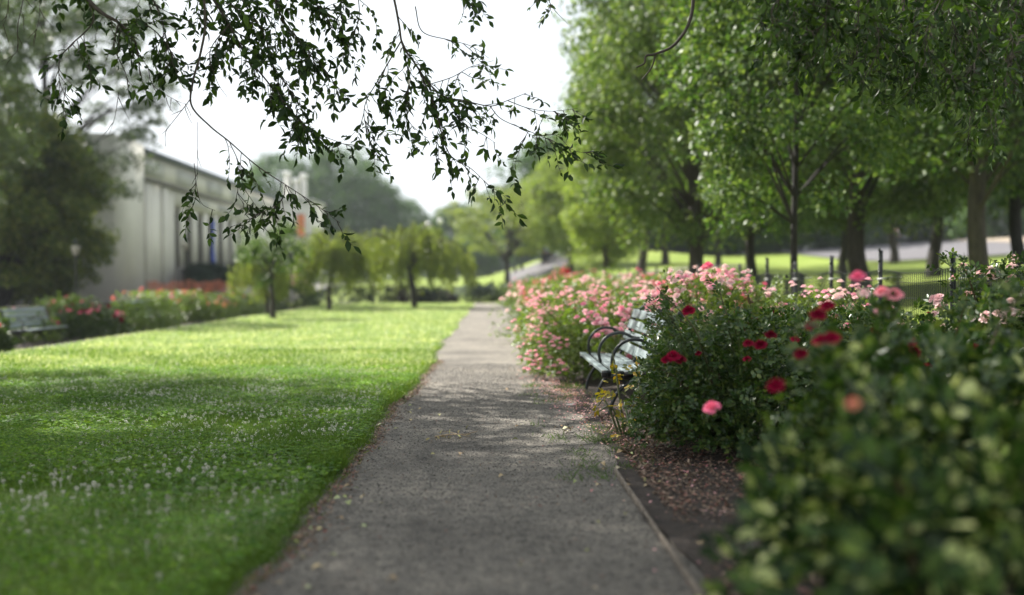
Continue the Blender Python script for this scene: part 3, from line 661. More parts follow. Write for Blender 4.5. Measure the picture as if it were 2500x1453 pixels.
# big out of focus bush filling the lower right corner
bush('large out of focus rose bush filling the bottom right corner of the photo', 1.5, 3.05, .82, .92, 25, 850, .06, M['leaf_near'], ['red'], 0, n_stem=34, shoots=4, core=.2, exm=1, foot=.25, fix=[(at(2090, 1010, 2.6), 'orange', .45)])
bush('out of focus rose bush at the right edge of the photo behind the corner bush', 2.7, 4.2, .8, .9, 26, 700, .056, M['leaf_near'], ['red', 'palepink'], 3, 2, .6, n_stem=26, shoots=6, foot=.35, exm=2)
bush('pale pink rose bush cut by the right photo edge in front of the wire fence', 4.0, 7.7, .55, 1.15, 27, 1500, .042, M['leaf_rose'], ['palepink'], 46, 5, .5, n_stem=26, shoots=7, foot=.2)
# pink shrub roses along the path
PK = 'pink shrub roses along the right side of the path'
bush('pink shrub rose spilling over the path edge just behind the bench', 1.55, 13.2, 1.05, 1.02, 31, 5200, .032, M['leaf_pink'], ['pink'], 480, 9, .12, (1, 1.15), core=.55, n_stem=40, group=PK, foot=.1)
bush('pink shrub rose behind the bench back, tallest of the clustered pink bushes', 2.75, 11.7, .95, 1.1, 32, 4600, .032, M['leaf_pink'], ['pink', 'palepink'], 360, 8, .45, core=.5, n_stem=40, group=PK, foot=.1, fix=[(at(1730, 655, 11.6), 'hotpink', 1.6), (at(1722, 660, 11.5), 'hotpink', 1.3)])
bush('pink shrub rose near the fence, right of the bench and left of the posts', 3.65, 10.6, .8, .9, 33, 3200, .032, M['leaf_pink'], ['pink', 'palepink'], 230, 8, .4, core=.5, n_stem=30, group=PK)
bush('pale green shrub rose with pink clusters, second from the bench along the path', 1.5, 16.6, 1.1, 1.1, 34, 4200, .034, M['leaf_pink'], ['pink', 'palepink'], 320, 8, .3, (1, 1.3), core=.5, n_stem=40, group=PK)
bush('shrub rose with pink and coral blooms next to the fence, beyond the bench', 3.2, 15.5, 1.1, 1.1, 35, 3800, .034, M['leaf_pink'], ['palepink', 'pink', 'hotpink'], 280, 7, .45, core=.5, n_stem=30, group=PK)
bush('whitish pink shrub rose in the middle of the long flower border', 2.1, 20.5, 1.6, 1.2, 36, 3800, .04, M['leaf_pink'], ['palepink', 'palepink', 'pink'], 260, 7, .4, core=.5, n_stem=30, group=PK)
bush('coral pink shrub rose leaning over the far stretch of the gravel path', 1.75, 26, 1.4, 1.25, 37, 3600, .045, M['leaf_pink'], ['hotpink', 'orange', 'palepink'], 260, 7, .35, (1, 1.4), core=.5, n_stem=30, group=PK, sc=(1, 1.4))
bush('hot pink shrub rose massed at the far end of the flower border', 2.3, 32, 1.7, 1.2, 38, 3600, .05, M['leaf_pink'], ['hotpink', 'hotpink', 'pink'], 320, 7, .4, (1, 1.6), core=.5, n_stem=30, group=PK, sc=(1.3, 1.8))
bush('dusky pink shrub rose behind the border, close to the fence posts', 3.5, 24, 1.2, 1.2, 39, 3200, .045, M['leaf_pink'], ['pink', 'hotpink'], 120, 6, .5, (1, 1.6), core=.5, n_stem=24, group=PK, sc=(1, 1.4))
bush('far red and pink shrub rose near the two walking people', 3.6, 36, 1.4, 1.3, 40, 2600, .05, M['leaf_pink'], ['hotpink', 'red', 'pink'], 90, 6, .5, (1, 1.6), core=.5, n_stem=24, group=PK, sc=(1.2, 1.7))
bush('last shrub rose where the gravel path meets the cross path', 1.9, 43, 1.1, 1.1, 41, 2200, .05, M['leaf_pink'], ['palepink', 'hotpink'], 50, 6, .4, (1, 1.8), core=.5, n_stem=24, group=PK, sc=(1.2, 1.7))
# one dark leaved shoot above the crimson bush
t = thing('rose_shoot', 'single tall bronze leaved rose shoot rising above the crimson cluster', 'rose shoot', at(1862, 830, 8.2) * np.array([1, 1, 0]) + np.array([0, 0, zf(2.2, 8.2)]))
mb = MB(); p0 = np.array(t.location); Pq = [np.zeros(3), at(1868, 900, 8.2) - p0, at(1855, 800, 8.2) - p0, at(1838, 760, 8.2) - p0, at(1830, 718, 8.2) - p0]
sl = smooth_line(Pq, 5); mb.tube(sl, np.linspace(.006, .003, len(sl)), 6); mb.build('stems', M['stem'], t)
mb = MB(); n = 16; C = sl[-9:][rng.integers(0, 9, n)]; add_leaves(mb, C, rdir(n) * np.array([1, .6, .5]) + (0, 0, .1), rdir(n) + (0, 0, .8), rng.uniform(.035, .06, n), rng.uniform(.018, .03, n), 'round'); mb.build('foliage', leafmat('bronze_leaf', [(.12, .06, .03), (.08, .06, .025), (.16, .09, .04)], .4, .3), t)
# bed across the lawn
LG = 'low rose bushes in the bed across the lawn'
for i, (lab, x, y, R_, H, lm, col, nb) in enumerate((
    ('dark green rose bush at the left photo edge, nearer than the left bench', -11.6, 22.6, .8, .85, 'leaf_rose', ['orange', 'pink'], 10),
    ('dark rose bush with red tops just past the left bench across the lawn', -11.8, 29.2, 1.25, 1.15, 'leaf_rose', ['hotpink', 'red'], 34),
    ('leafy green rose bush nearly without flowers, left of the second bench across the lawn', -11.5, 32.2, 1.45, 1.05, 'leaf_pink', ['pink'], 5),
    ('yellow green rose bush with orange blooms behind the far bench', -12.7, 39.2, 1.5, 1.4, 'leaf_pink', ['orange', 'orange', 'hotpink'], 60),
    ('rose bush with salmon pink blooms just past the second bench across the lawn', -11.4, 40.2, 1.35, 1.2, 'leaf_pink', ['orange', 'palepink', 'hotpink'], 50),
    ('small dark rose bush ending the far bed, left of the slender tree', -11.2, 47.5, 1.5, 1.1, 'leaf_rose', ['hotpink'], 9),
    ('bright green rose bush between the salmon blooms and the slender tree', -11.5, 44, 1.4, 1.25, 'leaf_pink', ['hotpink', 'orange'], 16),
    ('rose bush with pink blooms behind the left bench across the lawn', -13.3, 26.6, 1.3, .95, 'leaf_pink', ['hotpink', 'pink'], 14),
    ('rose bush with pale pink and red blooms in front of the low brown wall', -14.3, 33.5, 1.5, 1.3, 'leaf_pink', ['red', 'hotpink'], 30))):
    bush(lab, x, y, R_, H * .82, 50 + i, 2400, .055, M[lm], col, nb, 4, .5, core=.45, n_stem=24, group=LG, sc=(1.2, 1.9))
bush('rounded pink flowering shrub beyond the lawn between two slender weeping trees', -9.6, 48.2, 1.5, 1.75, 60, 2400, .07, M['leaf_rose'], ['pink', 'palepink'], 100, 5, .62, core=.5, n_stem=24, sc=(1.8, 2.6), cat='flowering shrub')
# low dark shrubs along the cross path
for i, (x, y, w, h, lm, lab) in enumerate(((-9.2, 56.6, 1.7, .95, 'leaf_hedge', 'low dark green clipped shrub at the left end of the row behind the lawn'), (-6.6, 56.8, 1.5, .85, 'leaf_hedge', 'low dark shrub second in the row behind the lawn'), (-4.9, 57, 1.2, 1.0, 'leaf_maroon', 'maroon leaved low shrub behind the lawn, left of the grey stone post'), (-3.0, 57.6, 1.1, .7, 'leaf_maroon', 'small maroon shrub behind the thick weeping tree trunk'), (-3.4, 56.9, 1.0, .8, 'leaf_hedge', 'dark shrub just right of the thick weeping tree trunk'), (-.75, 56.8, .9, 1.15, 'leaf_hedge', 'dark blue green shrub at the left of the path end'), (.75, 57.2, .9, 1.0, 'leaf_rose', 'dark rounded shrub closing the far end of the gravel path'))):
    t = thing('shrub', lab, 'shrub', (x, y, zf(x, y)), 0, 'low shrubs along the cross path')
    sm, fm, sp, _ = bush_meshes(70 + i, w, h, 1100, .06, M[lm], M['stem'], 16, core=.6); link('stems', sm, t); link('foliage', fm, t)
# ================================================================== STONE BUILDING
bt = thing('stone_building', 'long pale limestone building with a row of square columns, left of the lawn', 'building', (-24, 62, 0))
def bpart(name, mat, boxes, parent=None, bev=0):
    mb = MB()
    for q in boxes: mb.box(q[0] + 24, q[1] + 24, q[2] - 62, q[3] - 62, q[4], q[5])
    return mb.build(name, M[mat], parent or bt, bevel=bev)
bpart('corner_pier', 'stone', [(-40, -23.4, 62, 67.3, -.5, 10.35)])
w_ = bpart('wall', 'stone', [(-40, -24, 67.3, 75.6, -.5, 8.1)]); bpart('wall', 'stone', [(-40, -24, 98.4, 112, -.5, 8.1)])
bpart('pilaster', 'stone', [(-24, -23.85, 69.0, 70.0, -.5, 8.0)], w_); bpart('pilaster', 'stone', [(-24, -23.85, 72.6, 73.6, -.5, 8.0)], w_)
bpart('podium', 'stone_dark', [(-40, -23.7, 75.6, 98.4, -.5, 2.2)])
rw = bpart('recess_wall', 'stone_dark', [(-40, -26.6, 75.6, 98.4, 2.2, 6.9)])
gc = [76.4 + 3.05 * k for k in range(8)]
for k, g in enumerate(gc): 
    f = bpart('window', 'black_iron', [(-26.6, -26.5, g - .9, g + .9, 2.6, 6.6)], rw)
    bpart('pane', 'glass', [(-26.5, -26.47, g - .8, g + .8, 2.75, 6.5)], f)
ed = [75.6] + [q for g in gc for q in (g - .95, g + .95)] + [98.4]
for k in range(0, len(ed), 2):
    if ed[k + 1] - ed[k] > .3: bpart('column', 'stone', [(-24.36, -24.05, ed[k], ed[k + 1], 2.2, 6.9)])
en = bpart('entablature', 'stone', [(-40, -24, 75.6, 98.4, 6.9, 8.1)])
bpart('inscription_panel', 'stone_panel', [(-24, -23.97, 77.5, 84.5, 7.25, 7.85)], en); bpart('inscription_panel', 'stone_panel', [(-24, -23.97, 87.5, 95, 7.25, 7.85)], en)
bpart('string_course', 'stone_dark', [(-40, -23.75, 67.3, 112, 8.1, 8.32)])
at_ = bpart('attic', 'stone', [(-40, -24.3, 67.3, 112, 8.32, 10.1)])
for y in (69, 77, 85, 93, 101): bpart('attic_panel', 'stone_panel', [(-24.3, -24.27, y, y + 5, 8.7, 9.8)], at_)
bpart('roof', 'roof', [(-40.4, -23.9, 67.35, 112, 10.1, 10.42)])
ep = bpart('end_pavilion', 'stone', [(-40, -20.4, 112, 120, -.5, 10.1)]); bpart('roof', 'stone_panel', [(-40.2, -20.1, 111.8, 120.2, 10.1, 10.4)], ep)
bpart('doorway', 'glass', [(-22.8, -21.9, 111.9, 112.05, 0, 4.2)], ep)
for i, (px, top) in enumerate(((705, 420), (726, 436), (745, 426))):
    Y = 124; x = atx(px, Y); h = 1.3 + (683 - top) / FPX * Y; t = thing('stone_pylon', ['slim pale stone pylon above the end pavilion, leftmost of three', 'slim pale stone pylon above the end pavilion, lowest and middle of three', 'slim pale stone pylon above the end pavilion, rightmost of three'][i], 'pylon', (x, Y, 0), 0, 'pylons behind the stone building')
    mb = MB(); mb.box(-.3, .3, -.3, .3, 0, h - .5); mb.build('shaft', M['stone'], t); mb = MB(); mb.box(-.4, .4, -.4, .4, h - .5, h); mb.build('cap', M['globe'], t)
def banner(name, lab, mat, x, y, w, z0, z1, along):
    mb = MB(); n = 9; zz = np.linspace(z0, z1, n); ss = np.linspace(-w / 2, w / 2, 7)
    for sgn in (-.01, .01):
        V = [(x + (0 if along == 'y' else s) + (sgn + .05 * math.sin(z * 2 + s * 5) if along == 'y' else 0), y + (s if along == 'y' else 0) + (sgn + .05 * math.sin(z * 2 + s * 5) if along == 'x' else 0), z) for z in zz for s in ss]
        mb.add(V, [[(i * 7 + j, i * 7 + j + 1, i * 7 + j + 8, i * 7 + j + 7) for i in range(n - 1) for j in range(6)]])
    t = thing(name, lab, 'banner'); mb.build('cloth', M[mat], t, True)
    mb = MB(); e = w / 2 + .08; mb.tube([(x - (e if along == 'x' else 0), y - (e if along == 'y' else 0), z1 + .03), (x + (e if along == 'x' else 0), y + (e if along == 'y' else 0), z1 + .03)], .03, 8); mb.build('rod', M['black_iron'], t)
banner('blue_banner', 'narrow deep blue banner hanging between the stone columns', 'blue_cloth', -23.9, gc[3] + .0, .85, 2.5, 6.4, 'y')
banner('orange_banner', 'orange banner hanging on the far end pavilion of the stone building', 'orange_cloth', atx(737, 111.7), 111.7, .85, 6.2, 8.6, 'x')
t = thing('safety_fence', 'orange plastic net safety fence standing below the stone building', 'fence', (-20.8, 60, 0)); mb = MB()
yy = np.arange(0, 27.01, .45); zz = np.linspace(.15, 1.15, 8)
top = 1 + .12 * np.sin(yy * 1.3) * np.sin(yy * .5)
for z in zz: mb.tube(np.stack([.06 * np.sin(yy * 2.1), yy, z * top], 1), .03, 4)
for y_, tp in zip(yy, top): mb.tube([(.06 * math.sin(y_ * 2.1), y_, .12), (.06 * math.sin(y_ * 2.1), y_, 1.17 * tp)], .028, 4)
mb.build('net', M['net'], t)
for y_ in np.arange(0, 27.1, 3.0): mb = MB(); mb.tube([(.0, y_, -.1), (0, y_, 1.3)], .03, 6); mb.build('stake', M['black_iron'], t)

def hedge(name, lab, x0, x1, y0, y1, z0, z1, n, leaf, seed, lm='leaf_hedge', dome=False, cat='hedge'):
    r = np.random.default_rng(seed); t = thing(name, lab, cat, ((x0 + x1) / 2, (y0 + y1) / 2, z0)); sx, sy, h = (x1 - x0) / 2, (y1 - y0) / 2, z1 - z0
    sb = MB()
    for i in range(int(max(3, sy * 2 + sx))): 
        px, py = r.uniform(-sx, sx) * .8, r.uniform(-sy, sy) * .9; sb.tube([(px, py, -.2), (px * .9, py, h * .7)], [.04, .015], 6)
    sb.build('stems', M['bark_dark'], t); lb = MB()
    if dome: u = rdir(n, r); u[:, 2] = np.abs(u[:, 2]); P = u * np.array([sx, sy, h]) * (r.uniform(.3, 1, n) ** .35)[:, None] * (1 + .12 * np.sin(u[:, :1] * 7) * np.cos(u[:, 1:2] * 6))
    else:
        P = np.stack([r.uniform(-sx, sx, n), r.uniform(-sy, sy, n), h * r.uniform(0, 1, n) ** .6], 1); P += r.normal(size=P.shape) * .05; P[:, 2] *= 1 + .06 * np.sin(P[:, 1] * 2.2) + .05 * np.sin(P[:, 0] * 3)
    add_leaves(lb, P, rdir(n, r), rdir(n, r) + (0, 0, .5), leaf * r.uniform(.7, 1.3, n), leaf * .6, 'quad'); lb.build('foliage', M[lm], t); return t
hedge('hedge', 'long dark green clipped hedge along the foot of the columns', -23.6, -22.4, 76, 97, 0, 2.35, 9000, .3, 81)
hedge('shrub', 'low rounded green shrub at the corner of the column hedge, behind the orange net', -22.4, -20.9, 71, 79, 0, 1.75, 5000, .25, 82, dome=True, cat='shrub')
hedge('conifer_shrub', 'dark cone shaped evergreen in front of the column hedge', -22.6, -20.0, 83, 86.6, 0, 2.9, 5000, .25, 83, dome=True, cat='shrub')
hedge('tall_hedge', 'tall black green hedge in deep shade under the left trees', -36, -24.7, 57.5, 59.5, -.4, 4.4, 14000, .3, 84)
t = thing('low_wall', 'low dark brown wall behind the rose bed across the lawn', 'wall', (-17.0, 20, -.38)); mb = MB(); mb.box(-.2, .2, 0, 38, -.2, .62); mb.build('wall', M['brown_wall'], t); mb = MB(); mb.box(-.27, .27, -.05, 38.05, .62, .72); mb.build('coping', M['brown_wall'], t)

# lamps
def lamp(lab, x, y, h, head='globe'):
    t = thing('street_lamp', lab, 'lamp post', (x, y, zf(x, y)), 0, 'park lamps'); mb = MB()
    mb.lathe([(.16, 0), (.16, .25), (.11, .35), (.07, .6), (.055, 1.2), (.045, h - .55), (.08, h - .5), (.05, h - .42)], n=12); mb.build('pole', M['black_iron'], t, True)
    mb = MB(); mb.lathe([(.06, h - .42), (.17, h - .36), (.24, h - .2), (.23, h - .02), (.15, h + .1), (.02, h + .16)], n=16) if head == 'globe' else mb.lathe([(.12, h - .42), (.2, h - .05), (.2, h), (.05, h + .02)], n=8); mb.build('lamp_globe', M['globe' if head == 'globe' else 'lantern'], t, True)
    mb = MB(); mb.lathe([(.1, h + .12), (.12, h + .16), (.03, h + .24), (.015, h + .34)], n=10); mb.build('finial', M['black_iron'], t, True)
lamp('lamp post with a pale lantern standing before the first columns', -16.9, 55, 3.7, 'lantern')
lamp('lamp post with a pale lantern in front of the dark left trees', -18.7, 45, 3.2, 'lantern')
for px, py, Y, lab in ((998, 587, 72, 'white globe lamp lowest of the cluster above the weeping trees'), (1047, 549, 80, 'white globe lamp left of the two bright ones above the path end'), (1115, 548, 82, 'white globe lamp right of the two bright ones above the path end'), (1258, 533, 84, 'white globe lamp high in the crown of the spreading tree'), (1274, 553, 84, 'white globe lamp at the right rim of the spreading tree'), (1075, 539, 100, 'faint white globe lamp between the two bright ones above the path end')):
    x = atx(px, Y); lamp(lab, x, Y, 1.3 + (683 - py) / FPX * Y - zf(x, Y) + .1)
t = thing('stone_post', 'pale grey stone post standing left of the thick weeping tree trunk', 'post', (atx(984, 60), 60, zf(-5, 60))); mb = MB(); mb.box(-.3, .3, -.3, .3, -.1, .95); mb.build('shaft', M['concrete'], t, bevel=.02); mb = MB(); mb.box(-.36, .36, -.36, .36, .95, 1.08); mb.build('cap', M['concrete'], t, bevel=.02)
t = thing('distant_tower', 'pale blue high rise tower fading into haze beside the right trees', 'tower', (atx(1324, 700), 700, 0)); mb = MB(); mb.box(-3.6, 3.6, -5, 5, -2, 84); mb.build('wall', M['tower'], t)
for z in np.arange(4, 82, 4.0): mb = MB(); mb.box(-3.3, 3.3, -5.06, -4.99, z, z + 2); mb.build('window_band', M['glass'], t)

# ================================================================== FENCE
ft = thing('wire_fence', 'black steel post and wire mesh fence running along the rose bed on the right', 'fence', (0, 0, 0)); FX = lambda y: 4.7 + 0 * y
py_ = [6.4, 8.2, 10.1, 12.0, 13.75, 15.4, 17.0, 18.9, 20.8, 22.7, 24.6, 26.6, 28.6, 30.6, 32.6, 34.6]
for i, y in enumerate(py_):
    x = FX(y); z = zf(x, y); hgt = 1.34 + .05 * math.sin(i * 2.3); tl = .03 * math.sin(i * 1.7); mb = MB()
    mb.box(x - .027 , x + .027, y - .004, y + .004, z - .3, z + hgt); mb.box(x - .004, x + .004, y - .022, y - .004, z - .3, z + hgt)
    for q in np.arange(.1, hgt, .14): mb.lathe([(.004, 0), (.016, .012), (.016, .03), (.004, .045)], (x - .02, y - .006, z + q), 8)
    p = mb.build('post', M['black_iron'], ft); p.rotation_euler = (0, 0, 0)
    mb = MB(); mb.tube([(x - .05, y - .03, z + 1.02), (x + .06, y - .03, z + 1.03), (x + .25, y - .02, z + 1.05)], [.012, .011, .008], 6); mb.build('tie', M['white'], p)
mb = MB(); yy = np.arange(6.0, 34.6, .045); xx = FX(yy); z0 = zfun(xx, yy)
sag = 1.14 - .05 * np.abs(np.sin(np.pi * np.interp(yy, py_, np.arange(len(py_)))))
wob = .02 * np.sin(yy * 3.3) + .015 * np.sin(yy * 7.1)
for x, y, z, s, w in zip(xx, yy, z0, sag, wob): mb.tube([(x + w, y, z + .02), (x + w, y, z + s)],   .006, 3, cap=False)
for f in (0.02, .2, .38, .56, .74, .9, 1.0): mb.tube(np.stack([xx + wob, yy, z0 + sag * f], 1), .0045, 3, cap=False)
mb.build('wire_mesh', plain('galvanised_wire', (.045, .05, .05), (.025, .03, .03), 20, .4, 0, .4), ft)

# ================================================================== TREES
row_s = tree_meshes(21, 13, .085, 2.5, 2.7, 155, 230, .15, .72, M['leaf_row'], M['bark_dark'], maxt=.22, droop=.35, hollow=.6, flat=.75)
row_a = tree_meshes(1, 14, .2, 3.1, 2.4, 175, 270, .16, .8, M['leaf_row'], M['bark'], maxt=.28, droop=.4, hollow=.62, flat=.75, wob=.4)
row_b = tree_meshes(2, 13, .17, 2.8, 2.4, 165, 270, .16, .78, M['leaf_row'], M['bark_dark'], maxt=.3, droop=.4, hollow=.62, flat=.75, wob=.4)
row_c = tree_meshes(3, 15, .27, 3.6, 2.35, 205, 290, .18, .92, M['leaf_row_light'], M['bark'], maxt=.36, droop=.35, hollow=.62, flat=.75, wob=.4)
row_d = tree_meshes(31, 14, .24, 3.6, 2.0, 170, 200, .26, 1.05, M['leaf_fresh'], M['bark'], maxt=.36, droop=.35, hollow=.6, flat=.75, wob=.4)
RG = 'trees in the row on the right lawn'
def put(m, lab, px, Y, s=1.0, name='park_tree', rz=0, group=RG):
    x = atx(px, Y); return place_tree(m, name, lab, (x, Y, zf(x, Y)), rz, s, group)
put(row_c, 'thick trunked leafy tree with the widest crown against the sky, behind the pink roses', 1690, 29, (.86, .86, 1.0), rz=.4)
put(row_d, 'light green tree with a slim grey brown trunk, right of the walking people', 1482, 46, (.5, .5, .62), rz=2.)
put(row_a, 'tree with a pale brown trunk standing on the bright lawn beyond the fence', 1567, 50, 1.1, rz=3.3)
put(row_b, 'young dark trunked tree just behind the fence, near its middle posts', 1842, 32, 1.0, rz=1.)
put(row_s, 'slender dark trunked tree touching the wire fence', 1947, 17, .8, rz=2.6)
put(row_c, 'tree with a two tone brown trunk between two fence posts', 2107, 27, .92, rz=4.4)
put(row_b, 'tree with a broad dark trunk before the pale plaza', 2287, 34, 1.15, rz=5.3)
put(row_a, 'big tree with a tan lit trunk near the right edge of the photo', 2402, 22, 1.05, rz=.9)
put(row_b, 'dark tree cut by the right edge of the photo', 2500, 28, 1.05, rz=2.2)
put(row_b, 'pale twisted trunked tree near the plaza edge', 2062, 40, .95, rz=3.9)
put(row_b, 'thin tree far behind the fence left of the slender dark trunk', 1755, 58, 1.0, rz=.2)
put(row_a, 'far tree between two nearer trunks on the bright lawn', 1625, 64, 1.1, rz=1.2)
put(row_d, 'distant yellow green tree at the left end of the right row', 1395, 68, (.66, .66, .58), rz=.7)
put(row_d, 'most distant tree of the right row beside the hazy tower', 1345, 86, (.55, .55, .5), rz=2.7)
put(row_a, 'far tree left of the broad dark trunk, behind the plaza lawn', 2190, 58, 1.1, rz=.3)
far = tree_meshes(5, 20, .5, 8.5, 1.5, 260, 80, .55, 2.0, M['leaf_far'], M['bark_dark'], maxt=.35, flat=.8, hollow=.6, wob=.25)
far2 = tree_meshes(6, 12, .3, 5.0, .0, 220, 90, .42, 1.4, M['leaf_far'], M['bark_dark'], maxt=.35, flat=.8, hollow=.6)
FG = 'distant trees closing the view'
for px, Y, s, m, lab in ((835, 150, .98, far, 'great dark domed tree rising behind the weeping trees'), (690, 150, .93, far, 'lighter far tree behind the stone pylons'), (985, 170, .66, far, 'lower hazy tree at the right foot of the dark domed tree'), (905, 145, .72, far, 'dark shoulder of foliage on the right of the domed tree'), (1110, 165, .98, far2, 'low hazy blue tree above the path end, behind the white lamps'), (1215, 170, 1.0, far2, 'low hazy tree behind the spreading tree'), (1290, 150, .75, far2, 'small far tree at the foot of the hazy tower'), (600, 170, .8, far, 'far tree hidden behind the stone building roof'), (1050, 130, .55, far2, 'short dark tree behind the lamps left of the path end'), (1165, 128, .5, far2, 'short far tree straight above the path end')):
    x = atx(px, Y); place_tree(m, 'distant_tree', lab, (x, Y, zf(x, Y)), px * .7, s, FG)
labs = ['dark background tree behind the walking people', 'dark background tree seen under the row crowns near the walking people', 'dark background tree between the grey brown trunks', 'dark background tree behind the pink rose top', 'dark background tree left of the pale twisted trunk', 'dark background tree above the plaza edge', 'background tree over the far plaza, left of the broad trunk', 'background tree over the far plaza, right of the broad trunk', 'background tree at the right edge above the plaza', 'background tree farthest up the lawn on the right']
for i, (px, Y) in enumerate(((1420, 100), (1500, 104), (1590, 98), (1680, 96), (1790, 90), (1900, 92), (2080, 118), (2240, 116), (2400, 112), (2560, 95))):
    x = atx(px, Y); place_tree(far2, 'background_tree', labs[i], (x, Y, zf(x, Y)), i * 1.3, (1.5, 1.4, 1.0), 'dark trees closing the right lawn')
# left side
ev = tree_meshes(7, 10, .3, 3.5, .9, 260, 130, .22, .75, M['leaf_ever'], M['bark_dark'], maxt=.3, flat=.7, hollow=.5)
x = atx(5, 52); place_tree(ev, 'evergreen_tree', 'dense olive green evergreen at the left edge of the photo', (x, 52, zf(x, 52)), 0, (1.3, 1.3, 1.2))
x = atx(125, 55); place_tree(ev, 'evergreen_tree', 'darker lower evergreen in front of the stone building corner', (x, 55, zf(x, 55)), 2.1, (.95, .95, 1.05))
air = tree_meshes(8, 22, .3, 6.2, 5.5, 240, 130, .24, 1.15, M['leaf_airy'], M['bark_dark'], maxt=.45, flat=.35, hollow=.5, droop=.45, wob=.5)
x = atx(125, 58); place_tree(air, 'tall_tree', 'tall airy tree with open drooping boughs above the evergreens', (x, 58, zf(x, 58)), .5, (1.12, 1.12, 1.05))
place_tree(air, 'tall_tree', 'tall tree mostly outside the left edge of the photo whose shadow crosses the lawn', (-20.3, 37, zf(-20, 37)), 2.0, (.6, .55, .8))
# weeping cherries on the lawn end, spreading tree beyond the path
wa = weeping_meshes(11, 3.4, .11, 1.5, 11, 30, .11, M['leaf_cherry'], M['bark'], 1.6, .1)
wb = weeping_meshes(12, 3.9, .16, 2.6, 15, 32, .12, M['leaf_cherry'], M['bark_dark'], 1.7, -.25)
x = atx(668, 32.6); tree_c = tree_meshes(13, 3.6, .09, 1.15, 1.35, 46, 70, .13, .33, M['leaf_row'], M['bark'], maxt=.6, flat=.8)
place_tree(tree_c, 'young_tree', 'slender young tree with a thin straight trunk on the far left of the lawn', (x, 32.6, .02), 0, .92)
x = atx(805, 42); place_tree(wa, 'weeping_tree', 'small weeping tree behind the slender young tree at the end of the lawn', (x, 42, .02), .6, 1.05, 'weeping trees at the end of the lawn')
x = atx(1012, 45.5); place_tree(wb, 'weeping_tree', 'widest weeping tree with a thick dark trunk at the end of the lawn', (x, 45.5, .02), .3, 1.0, 'weeping trees at the end of the lawn')
x = atx(640, 36); place_tree(wa, 'weeping_tree', 'weeping tree with low yellow green foliage left of the slender young trunk', (x, 37, .02), 2.2, (.75, .75, .7), 'weeping trees at the end of the lawn')
x = atx(900, 56); place_tree(wb, 'weeping_tree', 'weeping tree left of the thick dark trunk, beyond the cross path', (x, 58, 0), 3.6, (.8, .8, 1.05), 'weeping trees at the end of the lawn')
sp = tree_meshes(14, 7.2, .2, 4.2, 2.1, 130, 85, .2, .75, M['leaf_cherry'], M['bark_dark'], top=1.15, maxt=.55, flat=.45, droop=-.1, hollow=.35, wob=.4)
x = atx(1238, 72); place_tree(sp, 'spreading_tree', 'wide spreading tree with upswept branches beyond the end of the gravel path', (x, 72, zf(x, 72)), .2)
x = atx(1330, 80); place_tree(sp, 'spreading_tree', 'darker spreading tree behind the walking people', (x, 82, zf(x, 82)), 2.5, (.9, .9, .85))

# ================================================================== PEOPLE
def person(lab, x, y, rz, cols, h=1.7, stride=.18):
    t = thing('person', lab, 'person', (x, y, zf(x, y)), rz); s = h / 1.7
    def skin(name, mat, V, E, rad, root=0):
        me = bpy.data.meshes.new(name); me.from_pydata([tuple(np.array(v) * s) for v in V], E, []); o = bpy.data.objects.new(name, me); COL.objects.link(o); o.parent = t; me.materials.append(mat)
        m = o.modifiers.new('skin', 'SKIN'); m.use_smooth_shade = True
        for i, q in enumerate(rad): d = me.skin_vertices[0].data[i]; d.radius = (q[0] * s, q[1] * s) if hasattr(q, '__len__') else (q * s, q * s)
        me.skin_vertices[0].data[root].use_root = True
        o.modifiers.new('sub', 'SUBSURF').levels = 2; o.modifiers[-1].render_levels = 2; return o
    a = stride
    V = [(0, 0, .92), (0, 0, 1.15), (0, 0, 1.36), (0, 0, 1.46), (0, .01, 1.53), (0, .015, 1.62), (0, .01, 1.69),
         (.09, 0, .86), (.1, a, .48), (.1, a * .9, .09), (.1, a * .9 + .14, .035), (-.09, 0, .86), (-.1, -a * .3, .48), (-.1, -a * 1.4, .12), (-.1, -a * 1.4 + .13, .04),
         (.17, 0, 1.38), (.22, -.06, 1.12), (.21, .06, .88), (.21, .09, .79), (-.17, 0, 1.38), (-.22, .06, 1.12), (-.21, .12, .9), (-.21, .15, .8)]
    E = [(0, 1), (1, 2), (2, 3), (3, 4), (4, 5), (5, 6), (0, 7), (7, 8), (8, 9), (9, 10), (0, 11), (11, 12), (12, 13), (13, 14), (2, 15), (15, 16), (16, 17), (17, 18), (2, 19), (19, 20), (20, 21), (21, 22)]
    rad = [(.14, .1), (.13, .09), (.14, .09), .055, .075, .09, .05, .085, .06, .045, .04, .085, .06, .045, .04, .055, .042, .033, .035, .055, .042, .033, .035]
    skin('body', M['flesh'], V, E, rad)
    skin('shirt', cols[0], [V[i] for i in (0, 1, 2, 15, 16, 19, 20)], [(0, 1), (1, 2), (2, 3), (3, 4), (2, 5), (5, 6)], [(.165, .125), (.155, .115), (.16, .11), .072, .062, .072, .062])
    skin('trousers', cols[1], [V[i] for i in (0, 7, 8, 9, 11, 12, 13)], [(0, 1), (1, 2), (2, 3), (0, 4), (4, 5), (5, 6)], [(.16, .12), .1, .078, .065, .1, .078, .065])
    skin('hair', cols[2], [(0, -.03, 1.6), (0, -.02, 1.68)], [(0, 1)], [.092, .075])
pc = {k: plain(k, c, None, 5, .8, .2) for k, c in (('red_shirt', (.8, .02, .03)), ('coral_shirt', (.85, .36, .24)), ('blue_shirt', (.1, .16, .4)), ('pale_shirt', (.55, .55, .65)), ('dark_trousers', (.03, .035, .05)), ('grey_trousers', (.35, .35, .36)), ('grey_hair', (.35, .33, .32)), ('dark_hair', (.03, .022, .018)))}
